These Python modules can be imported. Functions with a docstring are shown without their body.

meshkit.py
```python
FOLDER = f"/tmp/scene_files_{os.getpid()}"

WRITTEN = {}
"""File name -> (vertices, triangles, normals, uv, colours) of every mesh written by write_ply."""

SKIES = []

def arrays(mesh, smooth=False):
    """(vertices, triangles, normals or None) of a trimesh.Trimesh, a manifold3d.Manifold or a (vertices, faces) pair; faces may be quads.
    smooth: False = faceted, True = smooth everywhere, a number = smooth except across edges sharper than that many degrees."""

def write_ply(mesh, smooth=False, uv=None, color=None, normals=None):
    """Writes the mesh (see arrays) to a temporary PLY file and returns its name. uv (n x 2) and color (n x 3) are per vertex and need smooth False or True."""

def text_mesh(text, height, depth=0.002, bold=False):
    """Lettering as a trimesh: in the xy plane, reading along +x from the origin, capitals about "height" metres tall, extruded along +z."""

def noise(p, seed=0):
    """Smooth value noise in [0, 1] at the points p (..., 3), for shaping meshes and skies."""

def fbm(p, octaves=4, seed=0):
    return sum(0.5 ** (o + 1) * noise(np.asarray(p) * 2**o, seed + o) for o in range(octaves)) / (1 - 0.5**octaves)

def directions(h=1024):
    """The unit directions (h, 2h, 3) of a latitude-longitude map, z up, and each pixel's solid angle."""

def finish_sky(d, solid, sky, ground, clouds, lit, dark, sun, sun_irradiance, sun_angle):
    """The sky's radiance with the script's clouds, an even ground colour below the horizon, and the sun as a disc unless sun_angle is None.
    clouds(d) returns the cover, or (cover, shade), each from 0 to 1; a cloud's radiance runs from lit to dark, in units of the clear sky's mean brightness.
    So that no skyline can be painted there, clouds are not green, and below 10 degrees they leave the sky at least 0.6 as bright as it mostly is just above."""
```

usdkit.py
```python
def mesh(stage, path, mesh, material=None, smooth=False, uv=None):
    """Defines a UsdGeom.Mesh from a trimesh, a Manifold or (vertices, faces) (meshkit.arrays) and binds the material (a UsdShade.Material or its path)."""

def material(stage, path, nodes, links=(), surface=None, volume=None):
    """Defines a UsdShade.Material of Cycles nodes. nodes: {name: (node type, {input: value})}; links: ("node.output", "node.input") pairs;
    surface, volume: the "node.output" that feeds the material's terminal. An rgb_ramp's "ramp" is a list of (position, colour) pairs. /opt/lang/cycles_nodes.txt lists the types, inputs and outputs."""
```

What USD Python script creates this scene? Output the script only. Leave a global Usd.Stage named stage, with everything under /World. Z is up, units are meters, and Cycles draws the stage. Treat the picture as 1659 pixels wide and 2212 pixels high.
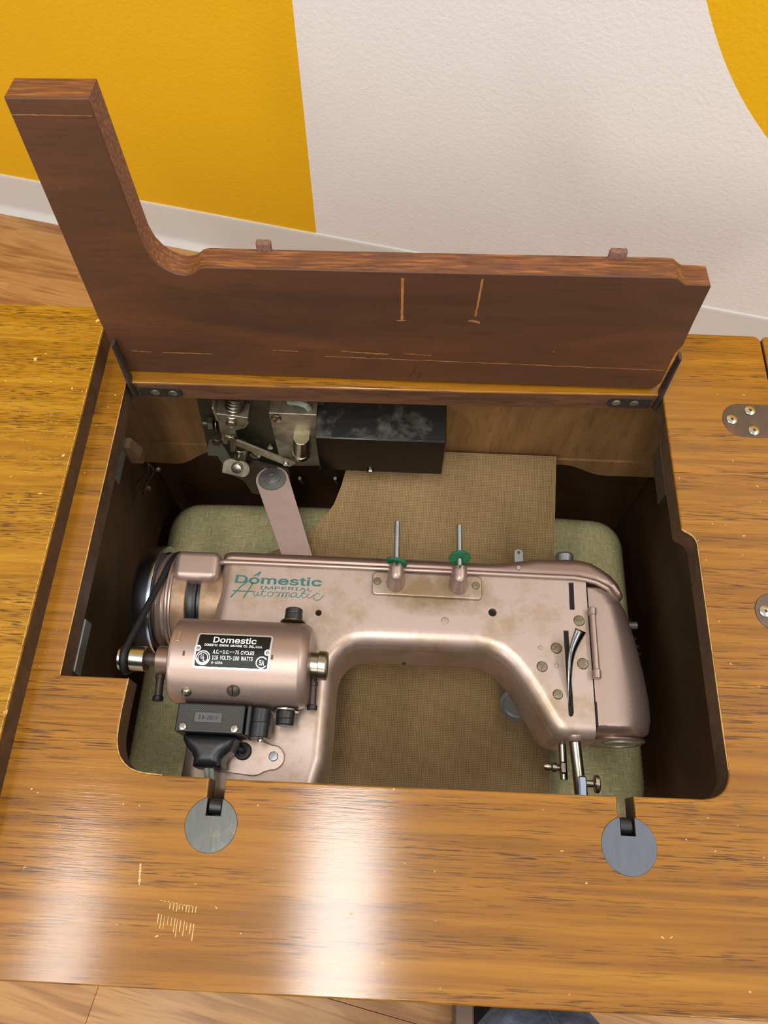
import math, random
import numpy as np, trimesh, usdkit, meshkit, manifold3d as m3
import shapely, shapely.geometry as sg, shapely.affinity as sa
from shapely.ops import unary_union
from scipy.spatial import Delaunay
from pxr import Usd, UsdGeom, UsdLux, UsdShade, Gf, Sdf, Vt

# ------------------------------------------------------------------ camera, light, exposure
W, H, FPX = 1659.0, 2212.0, 1640.0
CAM = np.array([0.0, 0.0, 1.30])
ROT = np.array([[0.99898056, 0.04508591, 0.00225753],      # right, down and forward of the hand-held phone
                [0.04176849, -0.90419097, -0.42508127],
                [-0.01712394, 0.42474222, -0.90515237]])
stage = Usd.Stage.CreateInMemory()
UsdGeom.SetStageUpAxis(stage, 'Z'); UsdGeom.SetStageMetersPerUnit(stage, 1.0)
UsdGeom.Xform.Define(stage, '/World'); UsdGeom.Scope.Define(stage, '/World/Looks')
cam = UsdGeom.Camera.Define(stage, '/World/camera')
cam.CreateHorizontalApertureAttr(36.0); cam.CreateVerticalApertureAttr(36.0 * H / W)
cam.CreateFocalLengthAttr(36.0 * FPX / W); cam.CreateClippingRangeAttr(Gf.Vec2f(0.02, 100))
r_, d_, f_ = ROT
cam.AddTransformOp().Set(Gf.Matrix4d(*r_, 0, *(-d_), 0, *(-f_), 0, *CAM, 1))
cam.CreateExposureAttr(0.1)

dome = UsdLux.DomeLight.Define(stage, '/World/ambient_light')
dome.CreateIntensityAttr(0.22); dome.CreateColorAttr(Gf.Vec3f(1.0, 0.985, 0.965))
def strip_light(name, x, y0, y1, w, z, power, color=(1.0, 0.985, 0.965)):
    l = UsdLux.RectLight.Define(stage, '/World/' + name)
    l.CreateWidthAttr(w); l.CreateHeightAttr(y1 - y0); l.CreateIntensityAttr(power); l.CreateColorAttr(Gf.Vec3f(*color))
    l.AddTranslateOp().Set(Gf.Vec3d(x, (y0 + y1) / 2, z))
strip_light('ceiling_strip_light', -0.12, -1.05, 0.24, 0.22, 2.80, 24.0)
strip_light('ceiling_strip_light_001', -0.93, -1.20, 0.05, 0.15, 2.80, 18.0)
strip_light('ceiling_strip_light_002', 1.60, -0.6, 0.8, 0.28, 2.80, 18.0)
strip_light('ceiling_strip_light_003', -0.17, -3.6, -2.2, 0.28, 2.80, 27.0)
strip_light('ceiling_strip_light_004', 1.60, -3.6, -2.2, 0.28, 2.80, 27.0)
strip_light('ceiling_strip_light_005', -1.90, -3.0, -1.6, 0.28, 2.80, 27.0)

# ------------------------------------------------------------------ helpers
def ray(px, py):
    return ROT.T @ np.array([(px - W / 2) / FPX, (py - H / 2) / FPX, 1.0])
def at_z(px, py, z):
    v = ray(px, py); return CAM + v * (z - CAM[2]) / v[2]
def at_y(px, py, y):
    v = ray(px, py); return CAM + v * (y - CAM[1]) / v[1]

used = {}
base_of = {}
def free(parent, name):
    k = parent + '/' + name; n = used.get(k, 0); used[k] = n + 1
    return k if n == 0 else f'{k}_{n:03d}'
def tag(path, label=None, cat=None, group=None, kind=None):
    p = stage.GetPrimAtPath(path)
    for k, v in (('label', label), ('category', cat), ('group', group), ('kind', kind)):
        if v: p.SetCustomDataByKey(k, v)
def thing(name, label, cat, base=(0, 0, 0), group=None, kind=None):
    path = free('/World', name)
    x = UsdGeom.Xform.Define(stage, path); x.AddTranslateOp().Set(Gf.Vec3d(*map(float, base)))
    base_of[path] = np.array(base, float)
    tag(path, label, cat, group, kind)
    return path
def root(path): return '/'.join(path.split('/')[:3])
def obj(name, mesh, m, parent='/World', smooth=30, label=None, cat=None, kind=None):
    path = free(parent, name)
    v, f, n = meshkit.arrays(mesh, smooth)
    b = base_of.get(root(path), np.zeros(3))
    usdkit.mesh(stage, path, (v - b, f), M[m])
    if n is not None:
        g = UsdGeom.Mesh.Get(stage, path)
        g.CreateNormalsAttr(Vt.Vec3fArray.FromNumpy(n.astype(np.float32))); g.SetNormalsInterpolation('vertex')
    tag(path, label, cat, None, kind)
    return path
def tm(m):
    if hasattr(m, 'to_mesh'):
        q = m.to_mesh(); return trimesh.Trimesh(q.vert_properties[:, :3], q.tri_verts, process=False)
    return m
def cat_(*ms):
    out = []
    for m in ms: out += list(m) if isinstance(m, (list, tuple)) else [m]
    return trimesh.util.concatenate([tm(m) for m in out])
def unit(v): v = np.asarray(v, float); return v / np.linalg.norm(v)
def frame(o, z=(0, 0, 1), x=None):
    z = unit(z)
    if x is None: x = (1, 0, 0) if abs(z[0]) < 0.9 else (0, 1, 0)
    x = np.asarray(x, float); x = unit(x - z * (x @ z)); y = np.cross(z, x)
    T = np.eye(4); T[:3, 0], T[:3, 1], T[:3, 2], T[:3, 3] = x, y, z, o
    return T
def put(m, o, z=(0, 0, 1), x=None):
    m = tm(m).copy(); m.apply_transform(frame(o, z, x)); return m
def hull(pts):
    return m3.Manifold.hull_points(np.asarray(pts, np.float64)) if hasattr(m3.Manifold, 'hull_points') else m3.Manifold.hull_points(pts)
def box(x0, x1, y0, y1, z0, z1, b=0.0005):
    b = min(b, (x1 - x0) / 2.1, (y1 - y0) / 2.1, (z1 - z0) / 2.1)
    P = []
    for x, sx in ((x0, 1), (x1, -1)):
        for y, sy in ((y0, 1), (y1, -1)):
            for z, sz in ((z0, 1), (z1, -1)):
                P += [(x, y + sy * b, z + sz * b), (x + sx * b, y, z + sz * b), (x + sx * b, y + sy * b, z)]
    return tm(hull(P))
def rbox(x0, x1, y0, y1, z0, z1, r, seg=16):
    ss = [m3.Manifold.sphere(r, seg).translate((x, y, z)) for x in (x0 + r, x1 - r) for y in (y0 + r, y1 - r) for z in (z0 + r, z1 - r)]
    return tm(m3.Manifold.batch_hull(ss))
def obox(c, ex, ey, ez, sx, sy, sz, b=0.0005):
    m = box(-sx / 2, sx / 2, -sy / 2, sy / 2, -sz / 2, sz / 2, b); T = np.eye(4)
    T[:3, 0], T[:3, 1], T[:3, 2], T[:3, 3] = unit(ex), unit(ey), unit(ez), c
    m.apply_transform(T); return m
def lathe(prof, o=(0, 0, 0), axis=(0, 0, 1), seg=40):
    """prof: (radius, height) pairs along the axis."""
    p = np.array(prof, float); a = np.linspace(0, 2 * np.pi, seg, endpoint=False)
    V = np.stack([np.outer(p[:, 0], np.cos(a)), np.outer(p[:, 0], np.sin(a)), np.repeat(p[:, 1][:, None], seg, 1)], -1).reshape(-1, 3)
    n = len(p); F = []
    for i in range(n - 1):
        for j in range(seg):
            k = (j + 1) % seg; A, B, C, D = i * seg + j, i * seg + k, (i + 1) * seg + k, (i + 1) * seg + j
            F += [(A, B, C), (A, C, D)]
    V = list(V)
    for i, s in ((0, 1), (n - 1, 0)):
        if p[i, 0] > 1e-7:
            c = len(V); V.append(np.array([0, 0, p[i, 1]]))
            for j in range(seg):
                k = (j + 1) % seg
                F.append((c, i * seg + k, i * seg + j) if s else (c, i * seg + j, i * seg + k))
    m = trimesh.Trimesh(np.array(V), np.array(F), process=False)
    if m.volume < 0: m.invert()
    return put(m, o, axis)
def cyl(r, p, q, b=0.0004, seg=32):
    p, q = np.array(p, float), np.array(q, float); h = np.linalg.norm(q - p); b = min(b, r * .5, h * .4)
    return lathe([(r - b, 0), (r, b), (r, h - b), (r - b, h)], p, q - p, seg)
def tube(pts, r, seg=10, up=(0, 0, 1), flat=1.0, closed=False):
    """A swept tube; r may be a list; flat squashes it along 'up'."""
    P = np.array(pts, float); n = len(P); R = np.broadcast_to(np.asarray(r, float), (n,))
    T = np.gradient(P, axis=0) if not closed else np.roll(P, -1, 0) - np.roll(P, 1, 0)
    T /= np.linalg.norm(T, axis=1, keepdims=True)
    a = np.linspace(0, 2 * np.pi, seg, endpoint=False); V = []
    for i in range(n):
        s = np.cross(T[i], up); s = unit(s) if np.linalg.norm(s) > 1e-6 else np.array([1., 0, 0]); u = np.cross(s, T[i])
        V.append(P[i] + R[i] * (np.outer(np.cos(a), s) + flat * np.outer(np.sin(a), u)))
    V = np.concatenate(V); F = []
    for i in range(n if closed else n - 1):
        for j in range(seg):
            k = (j + 1) % seg; i2 = (i + 1) % n
            A, B, C, D = i * seg + j, i * seg + k, i2 * seg + k, i2 * seg + j
            F += [(A, C, B), (A, D, C)]
    if not closed:
        F += [(0, j, j + 1) for j in range(1, seg - 1)] + [((n - 1) * seg, (n - 1) * seg + j + 1, (n - 1) * seg + j) for j in range(1, seg - 1)]
    m = trimesh.Trimesh(V, np.array(F), process=False); m.fix_normals() if closed else None
    return m
def spline(pts, n=8):
    from scipy.interpolate import CubicSpline
    P = np.array(pts, float); t = np.r_[0, np.cumsum(np.linalg.norm(np.diff(P, axis=0), axis=1))]
    return CubicSpline(t, P)(np.linspace(0, t[-1], n * (len(P) - 1) + 1))
def geoms(p): return [g for g in getattr(p, 'geoms', [p]) if g.geom_type == 'Polygon' and g.area > 1e-12]
def prism(poly, h, o=(0, 0, 0), z=(0, 0, 1), x=(1, 0, 0)):
    """Extrude a shapely polygon by h along z; the polygon's axes are x and z cross x."""
    return put(trimesh.util.concatenate([trimesh.creation.extrude_polygon(g, h, engine='earcut') for g in geoms(poly)]), o, z, x)
def bprism(poly, h, b, o=(0, 0, 0), z=(0, 0, 1), x=(1, 0, 0)):
    """The same with a bevelled far edge."""
    top, side = puffed(poly, h, 0, b, max(b * 1.5, 0.0012), both=True, inner=0.02)
    return put(trimesh.util.concatenate([top, side]), o, z, x)
def loop_pts(ring, h):
    L = ring.length; n = max(int(L / h), 12); c = np.array(ring.coords)[:-1]
    d = np.linspace(0, L, n, endpoint=False)
    P = np.array([ring.interpolate(t).coords[0] for t in d])
    return P
def inset(l, d):
    """Move a closed loop of points inwards (to its left) by d along its vertex normals."""
    e = np.roll(l, -1, 0) - l; e /= np.maximum(np.linalg.norm(e, axis=1, keepdims=True), 1e-12)
    n = np.c_[-e[:, 1], e[:, 0]]; q = n + np.roll(n, 1, 0); q /= np.maximum(np.linalg.norm(q, axis=1, keepdims=True), 1e-9)
    return l + q * (d / np.maximum((q * n).sum(1), .5))[:, None]
def seg_loop(ring, h, ccw):
    c = np.array(shapely.segmentize(ring, h).coords)[:-1]
    c = c[np.linalg.norm(c - np.roll(c, 1, 0), axis=1) > 1e-6]; keep = [0]
    for k in range(1, len(c)):
        if np.linalg.norm(c[k] - c[keep[-1]]) > min(h * .08, .0001): keep.append(k)
    c = c[keep]
    a = np.sum(c[:, 0] * np.roll(c[:, 1], -1) - np.roll(c[:, 0], -1) * c[:, 1])
    return c if (a > 0) == ccw else c[::-1]
def puffed(poly, zt, zb, r, h=0.003, rz=None, both=False, inner=None, lift=None):
    """A slab over poly (shapely Polygon in x, y) from zb to zt whose upper edge is rounded with radius r. Returns (top, sides)."""
    rz = rz or r
    poly = poly.buffer(0)
    loops = [seg_loop(poly.exterior, h, True)] + [seg_loop(i, min(h, max(i.length / 16, .0004)), False) for i in poly.interiors]
    hz = lambda d: zt - rz + rz * np.sqrt(np.maximum(0, 1 - (1 - np.clip(d, 0, r) / r) ** 2))
    small = r < 1.6 * h
    V, F = [], []; base = 0; last = []
    if small:                                                        # structured strips of quads follow the edge
        ds = [r * (1 - math.cos(t * math.pi / 2)) for t in (0, .3, .6, .85, 1)]
        for li, l in enumerate(loops):
            steps = ds if (both or li == 0) else [0]
            n = len(l)
            for k, d in enumerate(steps):
                q = inset(l, d); V.append(np.c_[q, np.full(n, hz(d) if (both or li == 0) else zt)])
                if k:
                    a, b = base - n, base
                    for m in range(n):
                        m2 = (m + 1) % n; F += [(a + m, a + m2, b + m2), (a + m, b + m2, b + m)]
                base += n
            last.append((base - n, V[-1][:, :2]))
        B = np.concatenate([p for _, p in last]); idx = np.concatenate([np.arange(len(p)) + o for o, p in last])
        cp = sg.Polygon(last[0][1], [p for _, p in last[1:]]).buffer(0); A = []
    else:
        B = np.concatenate(loops); idx = np.arange(len(B)); V.append(np.c_[B, np.zeros(len(B))]); base = len(B)
        cp = sg.Polygon(loops[0], loops[1:]); A = []
        fil = poly if both else sg.Polygon(poly.exterior)
        for t in np.linspace(0, 1, 8)[1:]:
            for g in geoms(fil.buffer(-r * (1 - math.cos(t * math.pi / 2)))):
                for rg in [g.exterior] + list(g.interiors): A.append(loop_pts(rg, h))
    minx, miny, maxx, maxy = poly.bounds; s = inner or h * 2.5
    X, Y = np.meshgrid(np.arange(minx, maxx, s), np.arange(miny, maxy, s)); X = X + (np.arange(len(X)) % 2)[:, None] * s / 2
    G = np.c_[X.ravel(), Y.ravel()]; core = cp.buffer(-(s * .35 if small else r * 1.02 + s * .3))
    if not core.is_empty: A.append(G[shapely.contains_xy(core, G[:, 0], G[:, 1])])
    A = np.concatenate(A) if A else np.zeros((0, 2))
    if len(A):
        A = A[shapely.contains_xy(cp.buffer(-h * .12), A[:, 0], A[:, 1])]; A = A[np.unique(np.round(A, 6), axis=0, return_index=True)[1]]
    P = np.concatenate([B, A]); ids = np.concatenate([idx, np.arange(len(A)) + base]).astype(int)
    tri = Delaunay(P + np.random.RandomState(1).uniform(-1e-8, 1e-8, P.shape)).simplices
    c = P[tri].mean(1); tri = tri[shapely.contains_xy(cp.buffer(1e-7), c[:, 0], c[:, 1])]
    cr = np.cross(np.c_[P[tri[:, 1]] - P[tri[:, 0]], np.zeros(len(tri))], np.c_[P[tri[:, 2]] - P[tri[:, 0]], np.zeros(len(tri))])[:, 2]
    tri = tri[np.abs(cr) > 1e-13]; cr = cr[np.abs(cr) > 1e-13]; tri[cr < 0] = tri[cr < 0][:, ::-1]
    V = np.concatenate(V + [np.c_[A, np.zeros(len(A))]])
    if not small:
        fb = sg.MultiLineString([sg.LineString(np.r_[l, l[:1]]) for l in (loops if both else loops[:1])])
        V[:, 2] = hz(shapely.distance(fb, shapely.points(V[:, :2])))
    else: V[base:, 2] = zt
    if lift is not None: V[:, 2] += lift(V[:, 0], V[:, 1])
    F = np.concatenate([np.array(F, int).reshape(-1, 3), ids[tri]])
    top = trimesh.Trimesh(V, F, process=False)
    nV = len(V); o = 0; SF = []; SV = [V, np.c_[V[:, :2], np.full(nV, zb)]]
    nper = {}
    for li, l in enumerate(loops):
        n = len(l)
        for m in range(n): m2 = (m + 1) % n; SF += [(o + m, nV + o + m, nV + o + m2), (o + m, nV + o + m2, o + m2)]
        o += n * ((5 if (both or li == 0) else 1) if small else 1)
    side = trimesh.Trimesh(np.concatenate(SV), np.concatenate([np.array(SF, int), F[:, ::-1] + nV]), process=False); side.remove_unreferenced_vertices()
    return top, side
def solid(poly, zt, zb, r, **k): 
    m = trimesh.util.concatenate(puffed(poly, zt, zb, r, **k)); m.merge_vertices(digits_vertex=7); return m
def rrect(x0, x1, y0, y1, r, n=6):
    return sg.box(x0 + r, y0 + r, x1 - r, y1 - r).buffer(r, quad_segs=n)
def circ(x, y, r, n=12): return sg.Point(x, y).buffer(r, quad_segs=n)
def arcpoly(pts, r): return sg.Polygon(pts).buffer(r, quad_segs=6).buffer(-2 * r, quad_segs=6).buffer(r, quad_segs=6)
def screw(r, h, o, n=(0, 0, 1), ang=0.5, slot=True, dome=0.35):
    prof = [(r * .98, 0), (r, h * .5), (r * .86, h * (1 - dome * .25)), (r * .5, h), (0.00001, h * 1.03)]
    m = lathe(prof, seg=24)
    if slot:
        mm = m3.Manifold(m3.Mesh(np.asarray(m.vertices, np.float32), np.asarray(m.faces, np.uint32)))
        try:
            m.merge_vertices(); mm = m3.Manifold(m3.Mesh(np.asarray(m.vertices, np.float32), np.asarray(m.faces, np.uint32)))
            cut = m3.Manifold.cube((r * 2.4, r * .26, h), True).rotate((0, 0, math.degrees(ang))).translate((0, 0, h * 1.0))
            k = tm(mm - cut)
            if len(k.faces): m = k
        except Exception: pass
    return put(m, o, n)
def text_at(s, o, right, up, depth=0.0002, bold=False):
    """Lettering filling the box spanned by 'right' and 'up' at o."""
    m = meshkit.text_mesh(s, 0.01, 0.001, bold); b = m.bounds
    right, up = np.asarray(right, float), np.asarray(up, float); n = unit(np.cross(right, up))
    q = (m.vertices - b[0]) / (b[1] - b[0])
    m.vertices = np.asarray(o) + q[:, :1] * right + q[:, 1:2] * up + q[:, 2:] * n * depth
    return m
def strokes(lines, w, h, to3, n=(0, 0, 1)):
    g = unary_union([sg.LineString(l).buffer(w if np.isscalar(w) else w[i], quad_segs=4) for i, l in enumerate(lines)])
    m = trimesh.util.concatenate([trimesh.creation.extrude_polygon(q, 1, engine='earcut') for q in geoms(g)])
    v = m.vertices; P = to3(v[:, 0], v[:, 1]); m.vertices = P + np.outer(v[:, 2], np.asarray(n) * h)
    return m

# ------------------------------------------------------------------ materials
def lin(h):
    c = np.array([int(h[i:i + 2], 16) for i in (0, 2, 4)]) / 255.0
    return tuple(np.where(c <= .04045, c / 12.92, ((c + .055) / 1.055) ** 2.4))
M = {}
def material(name, nodes, links, surface='p.BSDF'):
    M[name] = usdkit.material(stage, '/World/Looks/' + name, nodes, links, surface=surface)
def plain(name, col, rough=.5, metal=0., var=.12, scale=60., coat=0., bump=0., bscale=400., stain=None, stain_at=.6, stain_scale=25., stain_amt=.7, spec=.5, stretch=(1, 1, 1), coat_rough=.1):
    c = np.array(lin(col) if isinstance(col, str) else col)
    nodes = {'g': ('geometry', {}), 'mp': ('mapping', {'scale': stretch}),
             'n': ('noise_texture', {'scale': scale, 'detail': 4.0}),
             'r': ('rgb_ramp', {'ramp': [(.25, c * (1 - var)), (.75, np.minimum(c * (1 + var), 1))]}),
             'p': ('principled_bsdf', {'roughness': rough, 'metallic': metal, 'coat_weight': coat, 'coat_roughness': coat_rough, 'specular_ior_level': spec})}
    links = [('g.position', 'mp.vector'), ('mp.vector', 'n.vector'), ('n.fac', 'r.fac')]
    out = 'r.color'
    if stain is not None:
        s = np.array(lin(stain))
        nodes |= {'n2': ('noise_texture', {'scale': stain_scale, 'detail': 6.0, 'roughness': .65}),
                  'r2': ('rgb_ramp', {'ramp': [(stain_at - .1, (0, 0, 0)), (stain_at + .08, (stain_amt,) * 3)]}),
                  'mx': ('mix_color', {'b': s})}
        links += [('g.position', 'n2.vector'), ('n2.fac', 'r2.fac'), ('r2.color', 'mx.fac'), (out, 'mx.a')]; out = 'mx.result'
    if bump:
        nodes |= {'n3': ('noise_texture', {'scale': bscale, 'detail': 3.0}), 'bm': ('bump', {'strength': bump, 'distance': .001})}
        links += [('mp.vector', 'n3.vector'), ('n3.fac', 'bm.height'), ('bm.normal', 'p.normal')]
    links.append((out, 'p.base_color'))
    material(name, nodes, links)
def wood(name, cols, streak, axis=0, rough=.4, coat=0., coat_rough=.15, fine=(35, 700), broad=(3, 55), streak_amt=.8, chips=None, chip_at=.74, bump=.15, rot=0., distort=.6, rnd=False, sramp=(.53, .64)):
    def sc(a, b): s = [b, b, b]; s[axis] = a; return tuple(s)
    R = [(p, lin(c)) for p, c in cols]
    nodes = {'g': ('geometry', {}), 'rt': ('mapping', {'rotation': (0, 0, rot)}),
             'm1': ('mapping', {'scale': sc(*broad)}), 'm2': ('mapping', {'scale': sc(*fine)}),
             'n1': ('noise_texture', {'scale': 1.0, 'detail': 5.0, 'distortion': distort}), 'r1': ('rgb_ramp', {'ramp': R}),
             'n2': ('noise_texture', {'scale': 1.0, 'detail': 3.0}), 'r2': ('rgb_ramp', {'ramp': [(sramp[0], (0, 0, 0)), (sramp[1], (1, 1, 1))]}),
             'm3': ('mapping', {'scale': sc(6, 60)}), 'n3': ('noise_texture', {'scale': 1.0, 'detail': 2.0}), 'r3': ('rgb_ramp', {'ramp': [(.36, (.12,) * 3), (.62, (streak_amt,) * 3)]}),
             'mu': ('math', {'math_type': 'multiply'}), 'mx': ('mix_color', {'b': lin(streak)}),
             'bm': ('bump', {'strength': bump, 'distance': .0006, 'invert': True}),
             'p': ('principled_bsdf', {'roughness': rough, 'coat_weight': coat, 'coat_roughness': coat_rough, 'specular_ior_level': .5 if coat < .2 else .15})}
    links = [('g.position', 'rt.vector')]
    src = 'rt.vector'
    if rnd:
        nodes |= {'oi': ('object_info', {}), 'ml': ('math', {'math_type': 'multiply', 'value2': 37.0}), 'cx': ('combine_xyz', {}), 'ad': ('vector_math', {'math_type': 'add'}) }
        links += [('oi.random', 'ml.value1'), ('ml.value', 'cx.x'), ('ml.value', 'cx.y'), ('rt.vector', 'ad.vector1'), ('cx.vector', 'ad.vector2')]; src = 'ad.vector'
    links += [(src, 'm1.vector'), (src, 'm2.vector'), (src, 'm3.vector'), ('m1.vector', 'n1.vector'), ('m2.vector', 'n2.vector'), ('m3.vector', 'n3.vector'),
              ('n1.fac', 'r1.fac'), ('n2.fac', 'r2.fac'), ('n3.fac', 'r3.fac'), ('r2.color', 'mu.value1'), ('r3.color', 'mu.value2'), ('mu.value', 'mx.fac'), ('r1.color', 'mx.a'),
              ('n2.fac', 'bm.height'), ('bm.normal', 'p.normal'), ('bm.normal', 'p.coat_normal')]
    out = 'mx.result'
    if chips:
        nodes |= {'n4': ('noise_texture', {'scale': 130.0, 'detail': 2.0}), 'r4': ('rgb_ramp', {'ramp': [(chip_at, (0, 0, 0)), (chip_at + .02, (1, 1, 1))]}), 'mc': ('mix_color', {'b': lin(chips)})}
        links += [(src, 'n4.vector'), ('n4.fac', 'r4.fac'), ('r4.color', 'mc.fac'), (out, 'mc.a')]; out = 'mc.result'
    links.append((out, 'p.base_color'))
    material(name, nodes, links)

HONEY = [(.25, '72480a'), (.45, '86550a'), (.58, '925f0e'), (.78, 'a06d18')]
wood('honey_veneer', HONEY, '3a220c', rough=.5, coat=.8, coat_rough=.12, chips='d8a860', chip_at=.765, bump=.10, fine=(46, 1250), broad=(4, 130), streak_amt=.85, sramp=(.53, .645))
wood('leaf_veneer', [(.25, '7f520a'), (.5, '9a6a0e'), (.75, 'b08020')], '46300e', rough=.5, coat=.4, coat_rough=.2, chips='dcb068', chip_at=.72, bump=.08, fine=(75, 900), broad=(9, 150), streak_amt=.9, sramp=(.51, .62))
wood('dark_lid', [(.25, '3d2411'), (.5, '4e2d16'), (.75, '60371b')], '311b0d', rough=.55, coat=.05, coat_rough=.3, fine=(40, 500), broad=(4, 22), streak_amt=.35, chips='8a5a30', chip_at=.78, bump=.08, distort=1.2)
wood('lid_edge', [(.3, '55301a'), (.5, '6a3d1f'), (.64, '875123'), (.82, 'a87236')], '3a1f0f', rough=.6, fine=(60, 500), broad=(38, 420), streak_amt=.6, bump=.1)
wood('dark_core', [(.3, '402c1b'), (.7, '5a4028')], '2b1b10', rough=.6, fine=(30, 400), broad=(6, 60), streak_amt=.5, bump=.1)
wood('rail_wood', [(.3, '4c2e1c'), (.7, '684226')], '352012', rough=.7, fine=(60, 400), broad=(20, 120), streak_amt=.6, bump=.1)
wood('apron_wood', [(.3, '76532e'), (.7, '8f683b')], '5a3c20', axis=2, rough=.6, fine=(40, 350), broad=(8, 60), streak_amt=.4, bump=.1)
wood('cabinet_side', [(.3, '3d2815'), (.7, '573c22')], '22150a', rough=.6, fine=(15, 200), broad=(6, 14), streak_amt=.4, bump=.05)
wood('floor_plank_wood', [(.28, '8a5c30'), (.44, 'a4733f'), (.56, 'b9894f'), (.66, 'b07e46'), (.8, 'cda066')], '7a4e28', rough=.5, coat=.1, fine=(9, 200), broad=(2.6, 24), streak_amt=.6, bump=.05, rot=math.radians(11.25), distort=1.6, rnd=True)
plain('gap_dark', '171009', rough=.8)
plain('scratch_pale', 'c9a468', rough=.6, var=.2, scale=300)
plain('wear_tan', 'b58c4c', rough=.6, var=.25, scale=300)
plain('scratch_orange', '94602f', rough=.6, var=.3, scale=200)
plain('pencil', '2c1b12', rough=.7)
BRZ = dict(metal=.72, rough=.40, coat=.25, coat_rough=.16, var=.05, scale=900., bump=.03, bscale=1500.)
def bronze_stained(name, col, stain, stain2):
    c, a, b = (np.array(lin(x)) for x in (col, stain, stain2))
    material(name, {'g': ('geometry', {}), 'n': ('noise_texture', {'scale': 900., 'detail': 4.}), 'r': ('rgb_ramp', {'ramp': [(.25, c * .95), (.75, c * 1.05)]}),
        'n2': ('noise_texture', {'scale': 30., 'detail': 8., 'roughness': .68}), 'r2': ('rgb_ramp', {'ramp': [(.47, (0, 0, 0)), (.64, (.62,) * 3)]}), 'mx': ('mix_color', {'b': a}),
        'mp': ('mapping', {'location': (-.030 / .072, -.2085 / .026, 0), 'scale': (1 / .072, 1 / .026, .0001)}), 'gr': ('gradient_texture', {'gradient_type': 'spherical'}),
        'n4': ('noise_texture', {'scale': 75., 'detail': 6., 'roughness': .7}), 'mu': ('math', {'math_type': 'multiply'}), 'r4': ('rgb_ramp', {'ramp': [(.10, (0, 0, 0)), (.34, (.75,) * 3)]}), 'm4': ('mix_color', {'b': b}),
        'n3': ('noise_texture', {'scale': 1500.}), 'bm': ('bump', {'strength': .03, 'distance': .001}),
        'p': ('principled_bsdf', {'metallic': .68, 'roughness': .40, 'coat_weight': .25, 'coat_roughness': .16})},
        [('g.position', 'n.vector'), ('n.fac', 'r.fac'), ('g.position', 'n2.vector'), ('n2.fac', 'r2.fac'), ('r2.color', 'mx.fac'), ('r.color', 'mx.a'), ('g.position', 'mp.vector'), ('mp.vector', 'gr.vector'), ('g.position', 'n4.vector'),
         ('gr.fac', 'mu.value1'), ('n4.fac', 'mu.value2'), ('mu.value', 'r4.fac'), ('r4.color', 'm4.fac'), ('mx.result', 'm4.a'), ('m4.result', 'p.base_color'), ('g.position', 'n3.vector'), ('n3.fac', 'bm.height'), ('bm.normal', 'p.normal')])
bronze_stained('bronze_paint', 'b39e92', '967d58', '7a623e')
plain('bronze_clean', 'a68f83', **BRZ)
plain('bronze_dark', '886f62', **BRZ)
plain('bronze_worn', '9c7f63', stain='6a4f38', stain_at=.55, stain_scale=40., stain_amt=.7, metal=.4, rough=.42, var=.1, scale=200.)
plain('nickel', 'b8b2a2', metal=1., rough=.25, var=.08, scale=200.)
plain('brass_tint', 'a09a88', metal=1., rough=.28, var=.1, scale=200.)
plain('blade_chrome', '8f8f8e', metal=1., rough=.16, var=.1)
plain('screw_metal', '80755f', metal=.9, rough=.36, var=.2, scale=300.)
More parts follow.
